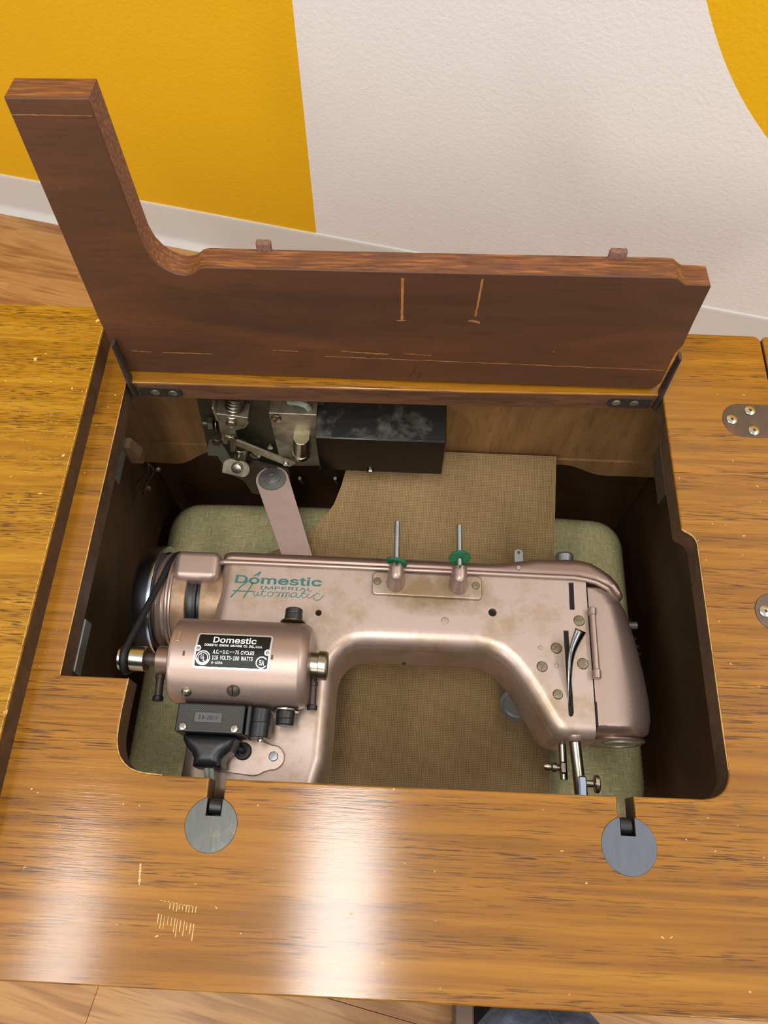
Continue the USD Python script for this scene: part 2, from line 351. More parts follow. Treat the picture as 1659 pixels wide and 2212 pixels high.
plain('chrome', 'bcc8dc', metal=1., rough=.2, var=.05)
plain('old_steel', 'a09680', metal=.85, rough=.48, var=.25, scale=90., stain='4a3d2c', stain_at=.6, stain_scale=60., stain_amt=.6)
plain('olive_steel', '4a4536', metal=.6, rough=.5, var=.2, scale=60.)
plain('grey_metal', '8b8d8a', metal=.85, rough=.4, var=.12, scale=120.)
plain('dark_metal', '544a44', metal=.7, rough=.42, var=.25, scale=200., bump=.1)
plain('plate_brown', '5d4f44', metal=.7, rough=.42, var=.12, scale=120., stain='8a5a40', stain_at=.66, stain_scale=40., stain_amt=.5)
plain('disc_steel', '545551', metal=.85, rough=.34, var=.16, scale=1., stretch=(900, 60, 60), stain='c8a75c', stain_at=.68, stain_scale=30., stain_amt=.3)
plain('disc_zinc', '5c5f66', metal=.8, rough=.42, var=.10, scale=1., stretch=(200, 60, 60))
plain('black_gloss', '060607', rough=.25, var=.1, coat=.15, coat_rough=.1, spec=.3)
plain('black_dusty', '1d1d1c', rough=.4, var=.3, scale=1., stretch=(40, 300, 100), stain='6f6a5c', stain_at=.58, stain_scale=35., stain_amt=.6)
plain('black_plastic', '1c1c1e', rough=.4, var=.2, scale=150.)
plain('grey_plastic', '4a4a48', rough=.5, var=.1, scale=300.)
plain('rubber', '141415', rough=.6, var=.2, scale=200.)
plain('white_print', 'e8e8e4', rough=.4, var=.03)
plain('silver_border', 'c8c9ca', metal=.6, rough=.35, var=.05)
plain('plate_black', '0c0d0c', rough=.4, var=.1, spec=.3)
plain('teal_print', '236660', rough=.45, var=.06, scale=800.)
plain('felt_green', '2b6142', rough=.95, var=.3, scale=900., bump=.5, bscale=1500., spec=.1)
plain('felt_brown', '7a5a4c', rough=.95, var=.35, scale=700., bump=.6, bscale=900., spec=.1)
plain('inner_grey', '9a9a86', rough=.45, metal=.3, var=.1, scale=100.)
plain('arm_beige', 'b09588', rough=.45, metal=.2, var=.06, scale=100., coat=.2)
plain('cable_grey', '8f978c', rough=.5, var=.2, scale=200.)
plain('baseboard_paint', 'd8d3cc', rough=.5, var=.03, scale=8., stain='b3aca4', stain_at=.70, stain_scale=7., stain_amt=.35)
plain('denim', '8794ac', rough=.9, var=.35, scale=120., bump=.5, bscale=900., spec=.2)
plain('denim_seam', '6c7687', rough=.9, var=.2, scale=300.)
plain('shoe_black', '1b1a1a', rough=.5)
plain('oiler_dark', '4a3d35', rough=.45, metal=.4, var=.3, scale=200.)

def weave(name):
    nodes = {'g': ('geometry', {}), 'sx': ('separate_xyz', {}),
             'wx': ('wave_texture', {'wave_type': 'bands', 'bands_direction': 'x', 'scale': 200.0, 'distortion': .6, 'detail_scale': 3.0}),
             'wy': ('wave_texture', {'wave_type': 'bands', 'bands_direction': 'y', 'scale': 200.0, 'distortion': .6, 'detail_scale': 3.0}),
             'mu': ('math', {'math_type': 'multiply'}), 'r': ('rgb_ramp', {'ramp': [(0, lin('846845')), (.3, lin('a6885a')), (.8, lin('c4a572'))]}),
             'n': ('noise_texture', {'scale': 9.0, 'detail': 4.0}), 'r2': ('rgb_ramp', {'ramp': [(.3, (.68, .66, .64)), (.7, (1, 1, 1))]}),
             'mx': ('mix_color', {'blend_type': 'multiply', 'fac': 1.0}), 'bm': ('bump', {'strength': .6, 'distance': .0012}),
             'p': ('principled_bsdf', {'roughness': .75, 'specular_ior_level': .3})}
    material(name, nodes, [('g.position', 'wx.vector'), ('g.position', 'wy.vector'), ('wx.fac', 'mu.value1'), ('wy.fac', 'mu.value2'), ('mu.value', 'r.fac'), ('g.position', 'n.vector'), ('n.fac', 'r2.fac'),
                           ('r.color', 'mx.a'), ('r2.color', 'mx.b'), ('mx.result', 'p.base_color'), ('mu.value', 'bm.height'), ('bm.normal', 'p.normal')])
weave('screen_back_board')
def basket(name):
    nodes = {'g': ('geometry', {}), 'nd': ('noise_texture', {'scale': 40.0}), 'md': ('mix_vector', {'fac': .006}),
             'ck': ('checker_texture', {'scale': 135.0, 'color1': (0, 0, 0), 'color2': (1, 1, 1)}),
             'ma': ('mapping', {'scale': (60, 900, 300)}), 'mb': ('mapping', {'scale': (900, 60, 60)}),
             'na': ('noise_texture', {'scale': 1.0, 'detail': 2.0}), 'nb': ('noise_texture', {'scale': 1.0, 'detail': 2.0}),
             'mx': ('mix_color', {}), 'r': ('rgb_ramp', {'ramp': [(.28, lin('928b5d')), (.5, lin('b3aa7a')), (.72, lin('d1c89b'))]}),
             'bm': ('bump', {'strength': .35, 'distance': .0008}), 'p': ('principled_bsdf', {'roughness': .45})}
    material(name, nodes, [('g.position', 'nd.vector'), ('g.position', 'md.a'), ('nd.color', 'md.b'), ('md.result', 'ck.vector'), ('g.position', 'ma.vector'), ('g.position', 'mb.vector'), ('ma.vector', 'na.vector'), ('mb.vector', 'nb.vector'),
                           ('ck.fac', 'mx.fac'), ('na.color', 'mx.a'), ('nb.color', 'mx.b'), ('mx.result', 'r.fac'), ('r.color', 'p.base_color'), ('mx.result', 'bm.height'), ('bm.normal', 'p.normal')])
basket('woven_vinyl')
def knurl(name, col, rough=.4, scale=330.):
    c = np.array(lin(col))
    nodes = {'g': ('geometry', {}), 'mp': ('mapping', {'rotation': (0, 0, math.radians(45))}),
             'wx': ('wave_texture', {'bands_direction': 'x', 'scale': scale}), 'wy': ('wave_texture', {'bands_direction': 'y', 'scale': scale}),
             'mu': ('math', {'math_type': 'maximum'}), 'r': ('rgb_ramp', {'ramp': [(.5, c * .4), (.95, c * 2.2)]}), 'bm': ('bump', {'strength': .8, 'distance': .0006}), 'p': ('principled_bsdf', {'roughness': rough})}
    material(name, nodes, [('g.position', 'mp.vector'), ('mp.vector', 'wx.vector'), ('mp.vector', 'wy.vector'), ('wx.fac', 'mu.value1'), ('wy.fac', 'mu.value2'), ('mu.value', 'r.fac'), ('r.color', 'p.base_color'), ('mu.value', 'bm.height'), ('bm.normal', 'p.normal')])
knurl('crosshatch_plastic', '3a3a38')
# the wall: white paint with a straight-edged mustard field and a mustard disc, measured along the wall (u) and up (z)
WA, WT, WN = np.array([-.9538, 1.3555]), np.array([.9808, -.1952]), np.array([.1952, .9808])
u0 = float(WA @ WT)
material('two_tone_wall', {
    'g': ('geometry', {}), 's': ('separate_xyz', {}),
    'ux': ('math', {'math_type': 'multiply', 'value2': float(WT[0])}), 'uy': ('math', {'math_type': 'multiply_add', 'value2': float(WT[1])}), 'u': ('math', {'math_type': 'subtract', 'value2': u0}),
    'l': ('math', {'math_type': 'less_than', 'value2': .7757}),
    'du': ('math', {'math_type': 'subtract', 'value2': 1.9814}), 'dz': ('math', {'math_type': 'subtract', 'value2': 1.0459}),
    'd2': ('math', {'math_type': 'multiply'}), 'd3': ('math', {'math_type': 'multiply_add'}), 'c': ('math', {'math_type': 'less_than', 'value2': .71982 ** 2}),
    'mx': ('math', {'math_type': 'maximum'}), 'm': ('mix_color', {'a': lin('ece7e2'), 'b': lin('e8b000')}),
    'n': ('noise_texture', {'scale': 150.0, 'detail': 5.0, 'roughness': .6}), 'bm': ('bump', {'strength': .5, 'distance': .002}),
    'p': ('principled_bsdf', {'roughness': .55})},
    [('g.position', 's.vector'), ('s.x', 'ux.value1'), ('s.y', 'uy.value1'), ('ux.value', 'uy.value3'), ('uy.value', 'u.value1'), ('u.value', 'l.value1'),
     ('u.value', 'du.value1'), ('s.z', 'dz.value1'), ('du.value', 'd2.value1'), ('du.value', 'd2.value2'), ('dz.value', 'd3.value1'), ('dz.value', 'd3.value2'), ('d2.value', 'd3.value3'), ('d3.value', 'c.value1'),
     ('l.value', 'mx.value1'), ('c.value', 'mx.value2'), ('mx.value', 'm.fac'), ('m.result', 'p.base_color'), ('g.position', 'n.vector'), ('n.fac', 'bm.height'), ('bm.normal', 'p.normal')])

# ------------------------------------------------------------------ room
w3 = lambda u, v, z: np.array([*(WA + WT * u - WN * v), z])        # u along the wall, v out from it, z up
def wall_box(u0, u1, v0, v1, z0, z1, b=.0005):
    m = box(u0, u1, v0, v1, z0, z1, b); v = m.vertices
    m.vertices = np.c_[WA + np.outer(v[:, 0], WT) - np.outer(v[:, 1], WN), v[:, 2]]; m.invert() if m.volume < 0 else None
    return m
w = obj('wall_back', wall_box(-2.2, 3.6, -.12, .004, 0, 2.85), 'two_tone_wall', smooth=False)
tag(w, 'white painted wall with a straight mustard field and a mustard curve', None, None, 'structure')
prof = sg.Polygon([(0, 0), (.022, 0), (.0205, .003), (.014, .011), (.0095, .022), (.0085, .1), (.0065, .1055), (0, .106)])
bb = prism(prof, 5.8); v = bb.vertices.copy()
bb.vertices = np.c_[WA + np.outer(v[:, 2] - 2.2, WT) - np.outer(v[:, 0], WN), v[:, 1]]
if bb.volume < 0: bb.invert()
w = obj('baseboard_back', bb, 'baseboard_paint', smooth=40); tag(w, 'white vinyl cove baseboard along the mustard and white wall', None, None, 'structure')
fl = thing('floor', 'wood-look plank floor running along the painted wall', None, (0, 0, 0), None, 'structure')
obj('underlay', wall_box(-2.2, 3.6, -.12, 3.4, -.02, -.0035, 0), 'gap_dark', fl, False)
rng = random.Random(4); PW = .1462
for r in range(20):
    v0 = .012 + r * PW; ux = -2.2 + (0, .53, .21, .82, .40)[r % 5] * 1.0 - .9
    if r == 9: ux = -2.525
    while ux < 3.6:
        a, b2 = max(ux, -2.2), min(ux + 1.12, 3.6)
        if b2 - a > .03 and b2 > -1.0 and a < 2.9:
            obj('plank', wall_box(a + .0003, b2 - .0003, v0 + .0003, v0 + PW - .0003, -.0035, rng.uniform(-.0001, .0001), .0003), 'floor_plank_wood', fl, False)
        ux += 1.12

# ------------------------------------------------------------------ the cabinet
ZT = .770
cab = thing('sewing_cabinet', 'old honey-brown wooden sewing cabinet with its lid raised open', 'sewing cabinet', (0, .18, 0))
sp2 = lambda *p: [tuple(q[:2]) for q in spline([(*a, 0) for a in p], 5)]
curve_a = [(-.1833, .0930)] + sp2((-.1833, .0790), (-.1822, .0690), (-.1780, .0592), (-.1700, .0527), (-.1590, .0502), (-.1483, .0495))
curve_b = sp2((.2050, .0506), (.2135, .0514), (.2215, .0553), (.2263, .0620), (.2276, .0700))
curve_c = sp2((.2282, .2300), (.2276, .2355), (.2250, .2398), (.2212, .2422), (.2178, .2450))
opening = sg.Polygon([(-.2315, .3585), (-.2311, .1124), (-.1827, .1124)] + curve_a + [
                      (-.1166, .0492), (-.1165, .0255), (-.1055, .0255), (-.1060, .0490), (0, .0491), (.1517, .0499), (.1516, .0255), (.1630, .0255), (.1630, .0503)] + curve_b + curve_c + [ (.2168, .36), (.2168, .3668), (.05, .3625)])
slab = sg.box(-.31, -.0712, .3074, .4320).buffer(-.006).buffer(.006, quad_segs=4)
poly = slab.difference(opening)
core = poly.buffer(-.0002)
for c_ in (curve_a, curve_b[-1:] + curve_c[:1], curve_c, [(-.2315, .3585), (-.2311, .1124)], [(-.1827, .1124), (-.1833, .0921)]):
    q_ = np.array([(*p, ZT - .0003) for p in c_]); q_ = q_ if len(q_) > 2 else np.linspace(q_[0], q_[-1], 12)
    obj('worn_edge', tube(q_, np.interp(np.arange(len(q_)) * 7 % 5, [0, 4], [.0003, .0006]), 6), 'wear_tan', cab, True)
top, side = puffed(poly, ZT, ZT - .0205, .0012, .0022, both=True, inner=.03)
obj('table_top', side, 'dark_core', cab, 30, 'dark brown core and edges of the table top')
obj('veneer', top, 'honey_veneer', cab, 30, 'worn honey-coloured veneer with dark grain streaks')
# rail: the lighter wood that fills the far edge of the opening
rail = sg.Polygon([(-.2225, .3580), (.05, .3619), (.2140, .3661), (.2140, .3678), (.05, .3640), (-.2225, .3600)])
obj('rail', prism(rail, .0195, (0, 0, ZT - .0205)), 'rail_wood', cab, False, 'reddish front edge of the top below the raised lid')
# left leaf (lies on the top, one board higher) and right leaf
def leaf(x0, x1, y0, y1, z0, z1, m, name='leaf', label=None):
    t, s = puffed(sg.box(x0, y0, x1, y1).buffer(-.004).buffer(.004, quad_segs=3), z1, z0, .0015, .006, both=True, inner=.04)
    p = obj(name, t, m, cab, 30, label); obj('leaf_core', s, 'dark_core', p, 30); return p
lf = leaf(-.82, -.2519, -.075, .4206, ZT + .0002, ZT + .0200, 'leaf_veneer', label='folded-out worn yellowish leaf lying one board higher')
rl_ = random.Random(11); fk = []
for k in range(150):
    x = -.2535 - abs(rl_.gauss(0, .045)); y = rl_.uniform(.10, .41) if k < 60 else rl_.gauss(.30, .022)
    fk.append(obox((x, min(y, .415), ZT + .02003), (1, rl_.uniform(-.08, .08), 0), (0, 1, 0), (0, 0, 1), rl_.uniform(.0008, .0034), rl_.uniform(.00015, .0004), .0001, 0))
for k in range(90):
    y = -.07 + k * .0054; fk.append(obox((-.2527, y, ZT + .01996), (0, 1, 0), (1, 0, 0), (0, 0, 1), rl_.uniform(.003, .0056), rl_.uniform(.0003, .0009), .0001, 0))
obj('wear_marks', cat_(fk), 'wear_tan', lf, False, 'pale flecks and a worn pale edge', kind='stuff')
leaf(.3094, .80, -.0712, .4320, ZT - .0205, ZT, 'honey_veneer', label='hinged leaf level with the table top')
# body under the top
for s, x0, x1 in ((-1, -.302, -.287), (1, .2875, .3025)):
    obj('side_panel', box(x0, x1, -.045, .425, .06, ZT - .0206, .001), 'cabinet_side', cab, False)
obj('back_panel', box(-.2865, .287, .4175, .4245, .06, ZT - .0206), 'cabinet_side', cab, False)
obj('bottom_board', box(-.2865, .287, -.04, .417, .06, .078), 'cabinet_side', cab, False)
for x in (-.29, .29):
    for y in (-.03, .41):
        obj('leg', tube([(x, y, .0598), (x, y, .03), (x, y, .0003)], [.02, .018, .015], 14), 'dark_core', cab)
obj('support_slide', box(.0482, .0600, -.150, .012, .7285, .7485, .001), 'dark_core', cab, False)
# far apron with a scalloped strip below
obj('apron', box(-.2865, .287, .392, .402, .614, ZT - .0207), 'apron_wood', cab, False, 'brown plywood apron behind the mechanism')
def ogee(x0, x1, z0, z1, n=12):
    t = np.linspace(0, 1, n); return [(x0 + (x1 - x0) * q, z0 + (z1 - z0) * (q * q * (3 - 2 * q))) for q in t]
sc = [(-.2865, .614), (-.2865, .573), (-.243, .5715)] + ogee(-.243, -.195, .5715, .602) + [(-.16, .604), (.165, .604)] + ogee(.172, .218, .604, .5845)[0:] + [(.222, .5842), (.287, .5850), (.287, .614)]
obj('apron_strip', prism(sg.Polygon(sc), .010, (0, .3995, 0), (0, -1, 0), (1, 0, 0)), 'apron_wood', cab, False, 'scalloped lower strip of the apron')
# screen-backed board sloping down under the machine
by = lambda y: .6205 + (y - .389) * (.6205 - .513) / (.389 - .080)
cy_ = unit([0, .389 - .030, by(.389) - by(.030)]); cz_ = np.cross([1, 0, 0], cy_)
L = np.linalg.norm([.389 - .030, by(.389) - by(.030)])
arc = [(x, (y - .030) * L / .359) for x, y in [(-.0500, .3800), (-.0550, .3636), (-.0577, .3522), (-.0644, .3339), (-.0740, .3200), (-.0897, .3037), (-.1102, .2918), (-.1286, .2843), (-.150, .2800)]]
bp = sg.Polygon([(.1597, 0), (.1597, L), (-.0500, L)] + arc + [(-.150, 0)])
m = prism(bp, .004, (0, .030, by(.030)), cz_, (1, 0, 0))
obj('dust_board', m, 'screen_back_board', cab, False, 'tan mesh-textured hardboard sloping down under the machine')
# corner clips and blocks inside the opening
obj('corner_clip', obox((-.2335, .301, .7433), (0, 1, 0), (0, 0, 1), (1, 0, 0), .041, .017, .0016), 'grey_metal', cab, False)
obj('corner_clip', obox((-.2305, .1395, .7435), (0, 1, 0), (0, 0, 1), (1, 0, 0), .040, .013, .0016), 'grey_metal', cab, False)
obj('corner_clip', obox((.2170, .3072, .7420), (0, 1, 0), (0, 0, 1), (1, 0, 0), .046, .020, .0016), 'dark_metal', cab, False)
obj('corner_block', prism(sg.Polygon([(0, 0), (.011, 0), (.011, .010), (.006, .026), (0, .026)]), .010, (-.2335, .3200, .7180), (0, -1, 0), (1, 0, 0)), 'cabinet_side', cab, False)
lt = obj('latch', tube(spline([(-.2560, .362, .6215), (-.2640, .358, .602), (-.2755, .352, .578), (-.2730, .350, .5735), (-.2660, .352, .588), (-.2515, .360, .6150), (-.2560, .362, .6215)], 5), .0011, 8), 'dark_metal', cab)
obj('screw', screw(.0032, .003, (-.2645, .3545, .5815), (0, -1, .3)), 'old_steel', lt)
obj('screw', screw(.0028, .003, (-.2450, .3585, .6180), (0, -1, 0)), 'old_steel', lt)
# two-part hinge plates across the gap to the right leaf
def hinge_plate(yc, hw):
    p = rrect(.2632, .3516, yc - hw, yc + hw, hw * .98, 10)
    pth = obj('hinge_plate', solid(p, ZT + .0006, ZT - .0004, .0004, h=.0015), 'plate_brown', cab, 30, 'brown oval-ended hinge plate let into the top beside the right leaf' if yc > .3 else None)
    for sx in (0, 1):
        for dx, dy in ((.0071, 0), (.0233, .0093), (.0235, -.0098)):
            x = .2632 + dx if not sx else .3516 - dx
            s = tm(lathe([(.0041, 0), (.0043, .0006), (.0030, .0012), (.00001, .0013)], seg=20)); s.merge_vertices()
            mm = m3.Manifold(m3.Mesh(np.asarray(s.vertices, np.float32), np.asarray(s.faces, np.uint32))) - m3.Manifold.cube((.0022, .0022, .004), True).rotate((0, 0, 35)).translate((0, 0, .0016))
            obj('screw', put(mm if mm.num_tri() else s, (x, yc + dy, ZT + .0005)), 'nickel', pth, 25)
    obj('knuckle', cyl(.0014, (.3085, yc - hw * .9, ZT + .0002), (.3085, yc + hw * .9, ZT + .0002)), 'dark_metal', pth)
hinge_plate(.3450, .0158); hinge_plate(.1815, .0142)
# round hinge discs with the tongue that carries the machine
def hinge_disc(x, y, r, sx0, sx1, sy, m, label):
    p = circ(x, y, r, 20).difference(sg.box(sx0, sy, sx1, y + r + .01))
    d = obj('hinge_disc', solid(p, ZT + .0004, ZT - .002, .0004, h=.0011, both=True), m, cab, 30, label)
    obj('tongue', cat_(cyl(.0052, (sx0 + .0006, sy + .0062, ZT - .0072), (sx1 - .0006, sy + .0062, ZT - .0072)), box(sx0 + .0006, sx1 - .0006, sy + .003, sy + .0095, ZT - .028, ZT - .009)), 'black_plastic', d)
hinge_disc(-.1116, .0207, .0170, -.1158, -.1062, .0262, 'disc_steel', 'round steel hinge disc with brassy worn rim')
hinge_disc(.1572, .0202, .0178, .1526, .1620, .0262, 'disc_zinc', 'round dull grey hinge disc')
# scratches in the veneer
rs = random.Random(7); sm = []
for k in range(12):
    x = -.1365 + k * .00205 + rs.uniform(-.0003, .0003); y1 = -.0315 - k * .0004; y0 = y1 - rs.uniform(.004, .0105)
    sm.append(obox((x, (y0 + y1) / 2, ZT + .00003), (1, 0, 0), (0, 1, 0), (0, 0, 1), rs.uniform(.0003, .0007), y1 - y0, .0001, 0))
    if k > 2: sm.append(obox((x, -.0262 - k * .0002, ZT + .00003), (1, 0, 0), (0, 1, 0), (0, 0, 1), .0005, rs.uniform(.002, .005), .0001, 0))
for k in range(10): sm.append(obox((-.1365 + k * .0025, -.0241 - k * .0003, ZT + .00003), (1, -.1, 0), (0, 1, 0), (0, 0, 1), .0012, .0004, .0001, 0))
for k in range(7): sm.append(obox((-.1528 + .0002 * k, -.0050 - .0017 * k, ZT + .00003), (1, 0, 0), (0, 1, 0), (0, 0, 1), rs.uniform(.0006, .0016), .0019, .0001, 0))
for k in range(60):
    x, y = rs.uniform(-.24, .29), rs.uniform(-.065, .04)
    if k > 40: x, y = rs.uniform(.235, .30), rs.uniform(.06, .40)
    if k > 52: x, y = rs.uniform(-.2485, -.233), rs.uniform(.1, .35)
    sm.append(obox((x, y, ZT + .00003), (1, rs.uniform(-1, 1), 0), (0, 1, 0), (0, 0, 1), rs.uniform(.0006, .0022), rs.uniform(.0004, .0009), .0001, 0))
obj('scratch_marks', cat_(sm), 'scratch_pale', cab, False, 'pale ladder-like scratches and nicks', kind='stuff')

# lid: an L-shaped board standing up behind the opening, leaning back six degrees
TH = math.radians(6.127); U = np.array([0, math.sin(TH), math.cos(TH)]); N = np.array([0, -math.cos(TH), math.sin(TH)]); LO = np.array([0, .3690, ZT])
def lid3(x, u, k=0): return LO + np.outer(np.atleast_1d(x), [1, 0, 0]) + np.outer(np.atleast_1d(u), U) + np.asarray(N) * k
lp = [(-.2330, .0015), (-.2365, .03), (-.2375, .06), (-.2378, .2345), (-.1880, .2358), (-.1845, .1450), (-.1838, .1330), (-.1815, .1235), (-.1775, .1165), (-.1716, .1110), (-.1660, .1083), (-.1604, .1073), (-.1550, .1088),
      (-.1524, .1104), (-.1480, .1140), (-.1435, .1152), (-.10, .1157), (.05, .1184), (.184, .1211), (.189, .1205), (.1935, .1170), (.197, .1153), (.2135, .1153), (.2146, .1140), (.2145, .0784), (.2150, .056), (.2118, .046), (.2118, .012), (.2075, .0045)]
t, s = puffed(sg.Polygon(lp), 0, -.0205, .0009, .002, both=True, inner=.02)
yrot = lambda m: put(m, LO, N, (1, 0, 0))                            # local x along the table, local y up the lid, local z out of its face
# local y must point up: frame's y = z cross x
assert np.dot(np.cross(N, [1, 0, 0]), U) > .99
# the strip's bottom follows the rail, which is skewed by about one degree
lid = obj('lid', yrot(t), 'dark_lid', cab, 30, 'raised L-shaped lid, dark reddish brown underside facing out')
obj('lid_edge', yrot(s), 'lid_edge', lid, 30, 'worn orange-brown board edge')
lm = []
def lstrip(x0, u0, x1, u1, w, rag=0., n=14, seed=1):
    q = random.Random(seed); xs, us = np.linspace(x0, x1, n), np.linspace(u0, u1, n); d = unit([x1 - x0, u1 - u0]); nn = np.array([-d[1], d[0]])
    a = [(xs[i] + nn[0] * (w * (1 - rag * q.random())), us[i] + nn[1] * (w * (1 - rag * q.random()))) for i in range(n)]
    b = [(xs[i] - nn[0] * (w * (1 - rag * q.random())), us[i] - nn[1] * (w * (1 - rag * q.random()))) for i in range(n)]
    return put(prism(sg.Polygon(a + b[::-1]).buffer(0), .00012), LO, N, (1, 0, 0))
lm += [lstrip(-.064, .0284, .209, .0272, .00045, .9, 60, 3), lstrip(-.221, .0262, -.205, .0258, .0004, .9, 10, 4), lstrip(-.196, .0256, -.155, .0262, .0006, .8, 20, 5), lstrip(-.05, .035, -.012, .0335, .0009, 1., 18, 6), lstrip(.000, .0352, .022, .0340, .0004, .8, 8, 8), lstrip(-.105, .0335, -.085, .033, .0004, .9, 8, 9),
       lstrip(-.0029, .1120, -.0024, .0715, .0013, .4, 16, 10), lstrip(-.0065, .0705, .0005, .0712, .0007, .7, 8, 11), lstrip(.0538, .114, .0525, .078, .0010, .6, 14, 12), lstrip(.048, .0735, .0565, .0715, .0016, .8, 8, 13), lstrip(-.2376, .2246, -.1895, .2254, .0004, .9, 24, 14)]
obj('lid_scratches', cat_(lm), 'scratch_orange', lid, False, 'bare orange scratches and two glue runs', kind='stuff')
pm = strokes([[(.0060, .0080), (.0092, .0160), (.0105, .0215)], [(.0088, .0135), (.0150, .0130)], [(.0150, .0130), (.0140, .0100), (.0122, .0055)]], .00025, .00012, lambda x, u: lid3(x, u), N)
obj('pencil_mark', pm, 'pencil', lid, False, 'faint pencilled figure like a 4')
for x0, x1, u in ((-.1095, -.0985, .1160), (.1430, .1555, .1195)):
    f = rbox(x0, x1, u - .012, u + .0068, -.0235, -.0180, .0016, 12)
    if x0 > 0: f.vertices[:, 1] += .0005 * np.sin(f.vertices[:, 0] * 2000)
    obj('felt_pad', put(f, LO, N, (1, 0, 0)), 'felt_brown', lid, 40)
# strap hinges of the lid: a leaf on the rail and an arm up the lid's end
for s, x0 in ((-1, -.2265), (1, .2135)):
    yr = .3586 if s < 0 else .3664
    e = 1 if s < 0 else -1
    hp = rrect(0, .036, 0, .0125, .0058, 8).union(sg.box(0, 0, .012, .0125))
    a = prism(hp, .0026, (x0 + e * .004, yr + .0006, ZT - .0165), (0, -1, 0), (1, 0, 0)) if s < 0 else prism(sa.scale(hp, -1, 1, origin=(0, 0)), .0026, (x0 + e * .004, yr + .0006, ZT - .0165), (0, -1, 0), (1, 0, 0))
    h = obj('lid_hinge', a, 'dark_metal', cab, 30, 'dark steel strap hinge at the ' + ('handwheel' if s < 0 else 'needle') + ' end of the lid')
    for k in (.0135, .0285):
        obj('screw', screw(.0037, .0009, (x0 + e * (.004 + k), yr - .0019, ZT - .0105), (0, -1, 0), .8), 'old_steel', h)
    xa = x0 - e * .0035
    P = spline([(xa + e * .0035, yr - .002, ZT - .0150), (xa + e * .0022, yr + .0005, ZT - .004), (xa + e * .0005, yr + .005, ZT + .012), (xa - e * .0010, yr + .009, ZT + .028), (xa - e * .0014, yr + .0105, ZT + .040)], 6)
    obj('strap', tube(P, np.interp(np.linspace(0, 1, len(P)), [0, .25, 1], [.0042, .0060, .0045]), 12, up=(1, 0, 0), flat=.32), 'dark_metal', h)

# ------------------------------------------------------------------ lift mechanism behind the machine
YM = .372
lift = thing('machine_lift', 'greasy steel lifting mechanism with a black box at the back of the cabinet well', 'lift mechanism', (-.06, YM, .60))
q = lambda px, py, y=YM: at_y(px, py, y)
def mplate(pts, y, th, m, name, parent=lift, smooth=False, label=None, r=0):
    P = [q(a, b, y)[[0, 2]] for a, b in pts]
    pl = sg.Polygon(P)
    if r: pl = pl.buffer(-r).buffer(r, quad_segs=5)
    return obj(name, prism(pl, th, (0, y + th, 0), (0, -1, 0), (1, 0, 0)), m, parent, smooth, label)
mplate([(425, 862), (700, 868), (700, 880), (620, 1000), (560, 1000), (520, 985), (452, 984)], .3855, .003, 'olive_steel', 'mounting_plate')
br = mplate([(580, 890), (684, 893), (692, 1006), (622, 1006), (603, 985)], YM + .003, .0025, 'old_steel', 'gear_bracket', r=.002)
a, b = q(581, 893), q(684, 894)
obj('flange', obox((a + b) / 2 + [0, .006, 0], (1, 0, 0), (0, 1, 0), (0, 0, 1), b[0] - a[0], .014, .0022), 'old_steel', br, False)
obj('screw', screw(.0048, .003, q(597, 902), (0, -1, .2), .8), 'nickel', br)
c0, c1 = q(652, 952), q(651, 975)
obj('collar', cat_(cyl(.0082, c0 + [0, 0, .006], c1 + [0, -.002, -.004]), cyl(.0088, c1 + [0, -.002, .003], c1 + [0, -.002, -.003])), 'brass_tint', br)
# return spring in its U bracket
ub = mplate([(468, 893), (533, 901), (537, 915), (528, 925), (508, 930), (514, 957), (483, 960), (474, 925)], YM - .004, .0022, 'old_steel', 'spring_bracket', r=.002)
a = q(467, 868, YM - .004)
obj('bracket_arm', obox(q(467, 880, YM + .002), (0, 1, 0), (0, 0, 1), (1, 0, 0), .016, .022, .0022), 'old_steel', ub, False)
obj('bracket_lip', obox((q(468, 893, YM - .004) + q(535, 902, YM - .004)) / 2 + [0, .007, 0], q(535, 902, YM - .004) - q(468, 893, YM - .004), (0, 1, 0), (0, 0, 1), .029, .016, .0022), 'old_steel', ub, False)
obj('rivet', screw(.0052, .004, q(500, 911, YM - .0045), (0, -1, 0), slot=False), 'nickel', ub)
s0, s1 = q(503, 899, YM + .003), q(508, 850, YM + .003); tt = np.linspace(0, 7, 7 * 14); ax = unit(s1 - s0)
e1 = unit(np.cross(ax, [0, 1, 0])); e2 = np.cross(ax, e1)
hel = [s0 + (s1 - s0) * (t / 7) + .0072 * (math.cos(t * 2 * math.pi) * e1 + math.sin(t * 2 * math.pi) * e2) for t in tt]
obj('return_spring', tube(hel, .0014, 8), 'brass_tint', lift)
obj('spring_pin', cyl(.0050, s0 - ax * .002, s1 + ax * .002), 'dark_metal', lift)
nt = obj('hex_nut', lathe([(.0058, 0), (.0062, .0005), (.0062, .005), (.0058, .0055)], q(462, 915, YM + .002), (-1, 0, 0), 6), 'brass_tint', lift, 20)
obj('washer', cyl(.0070, q(470, 917, YM + .002) + [-.0012, 0, 0], q(470, 917, YM + .002)), 'brass_tint', nt)
obj('stud', cyl(.0030, q(462, 915, YM + .002) + [-.0105, 0, 0], q(462, 915, YM + .002)), 'dark_metal', nt)
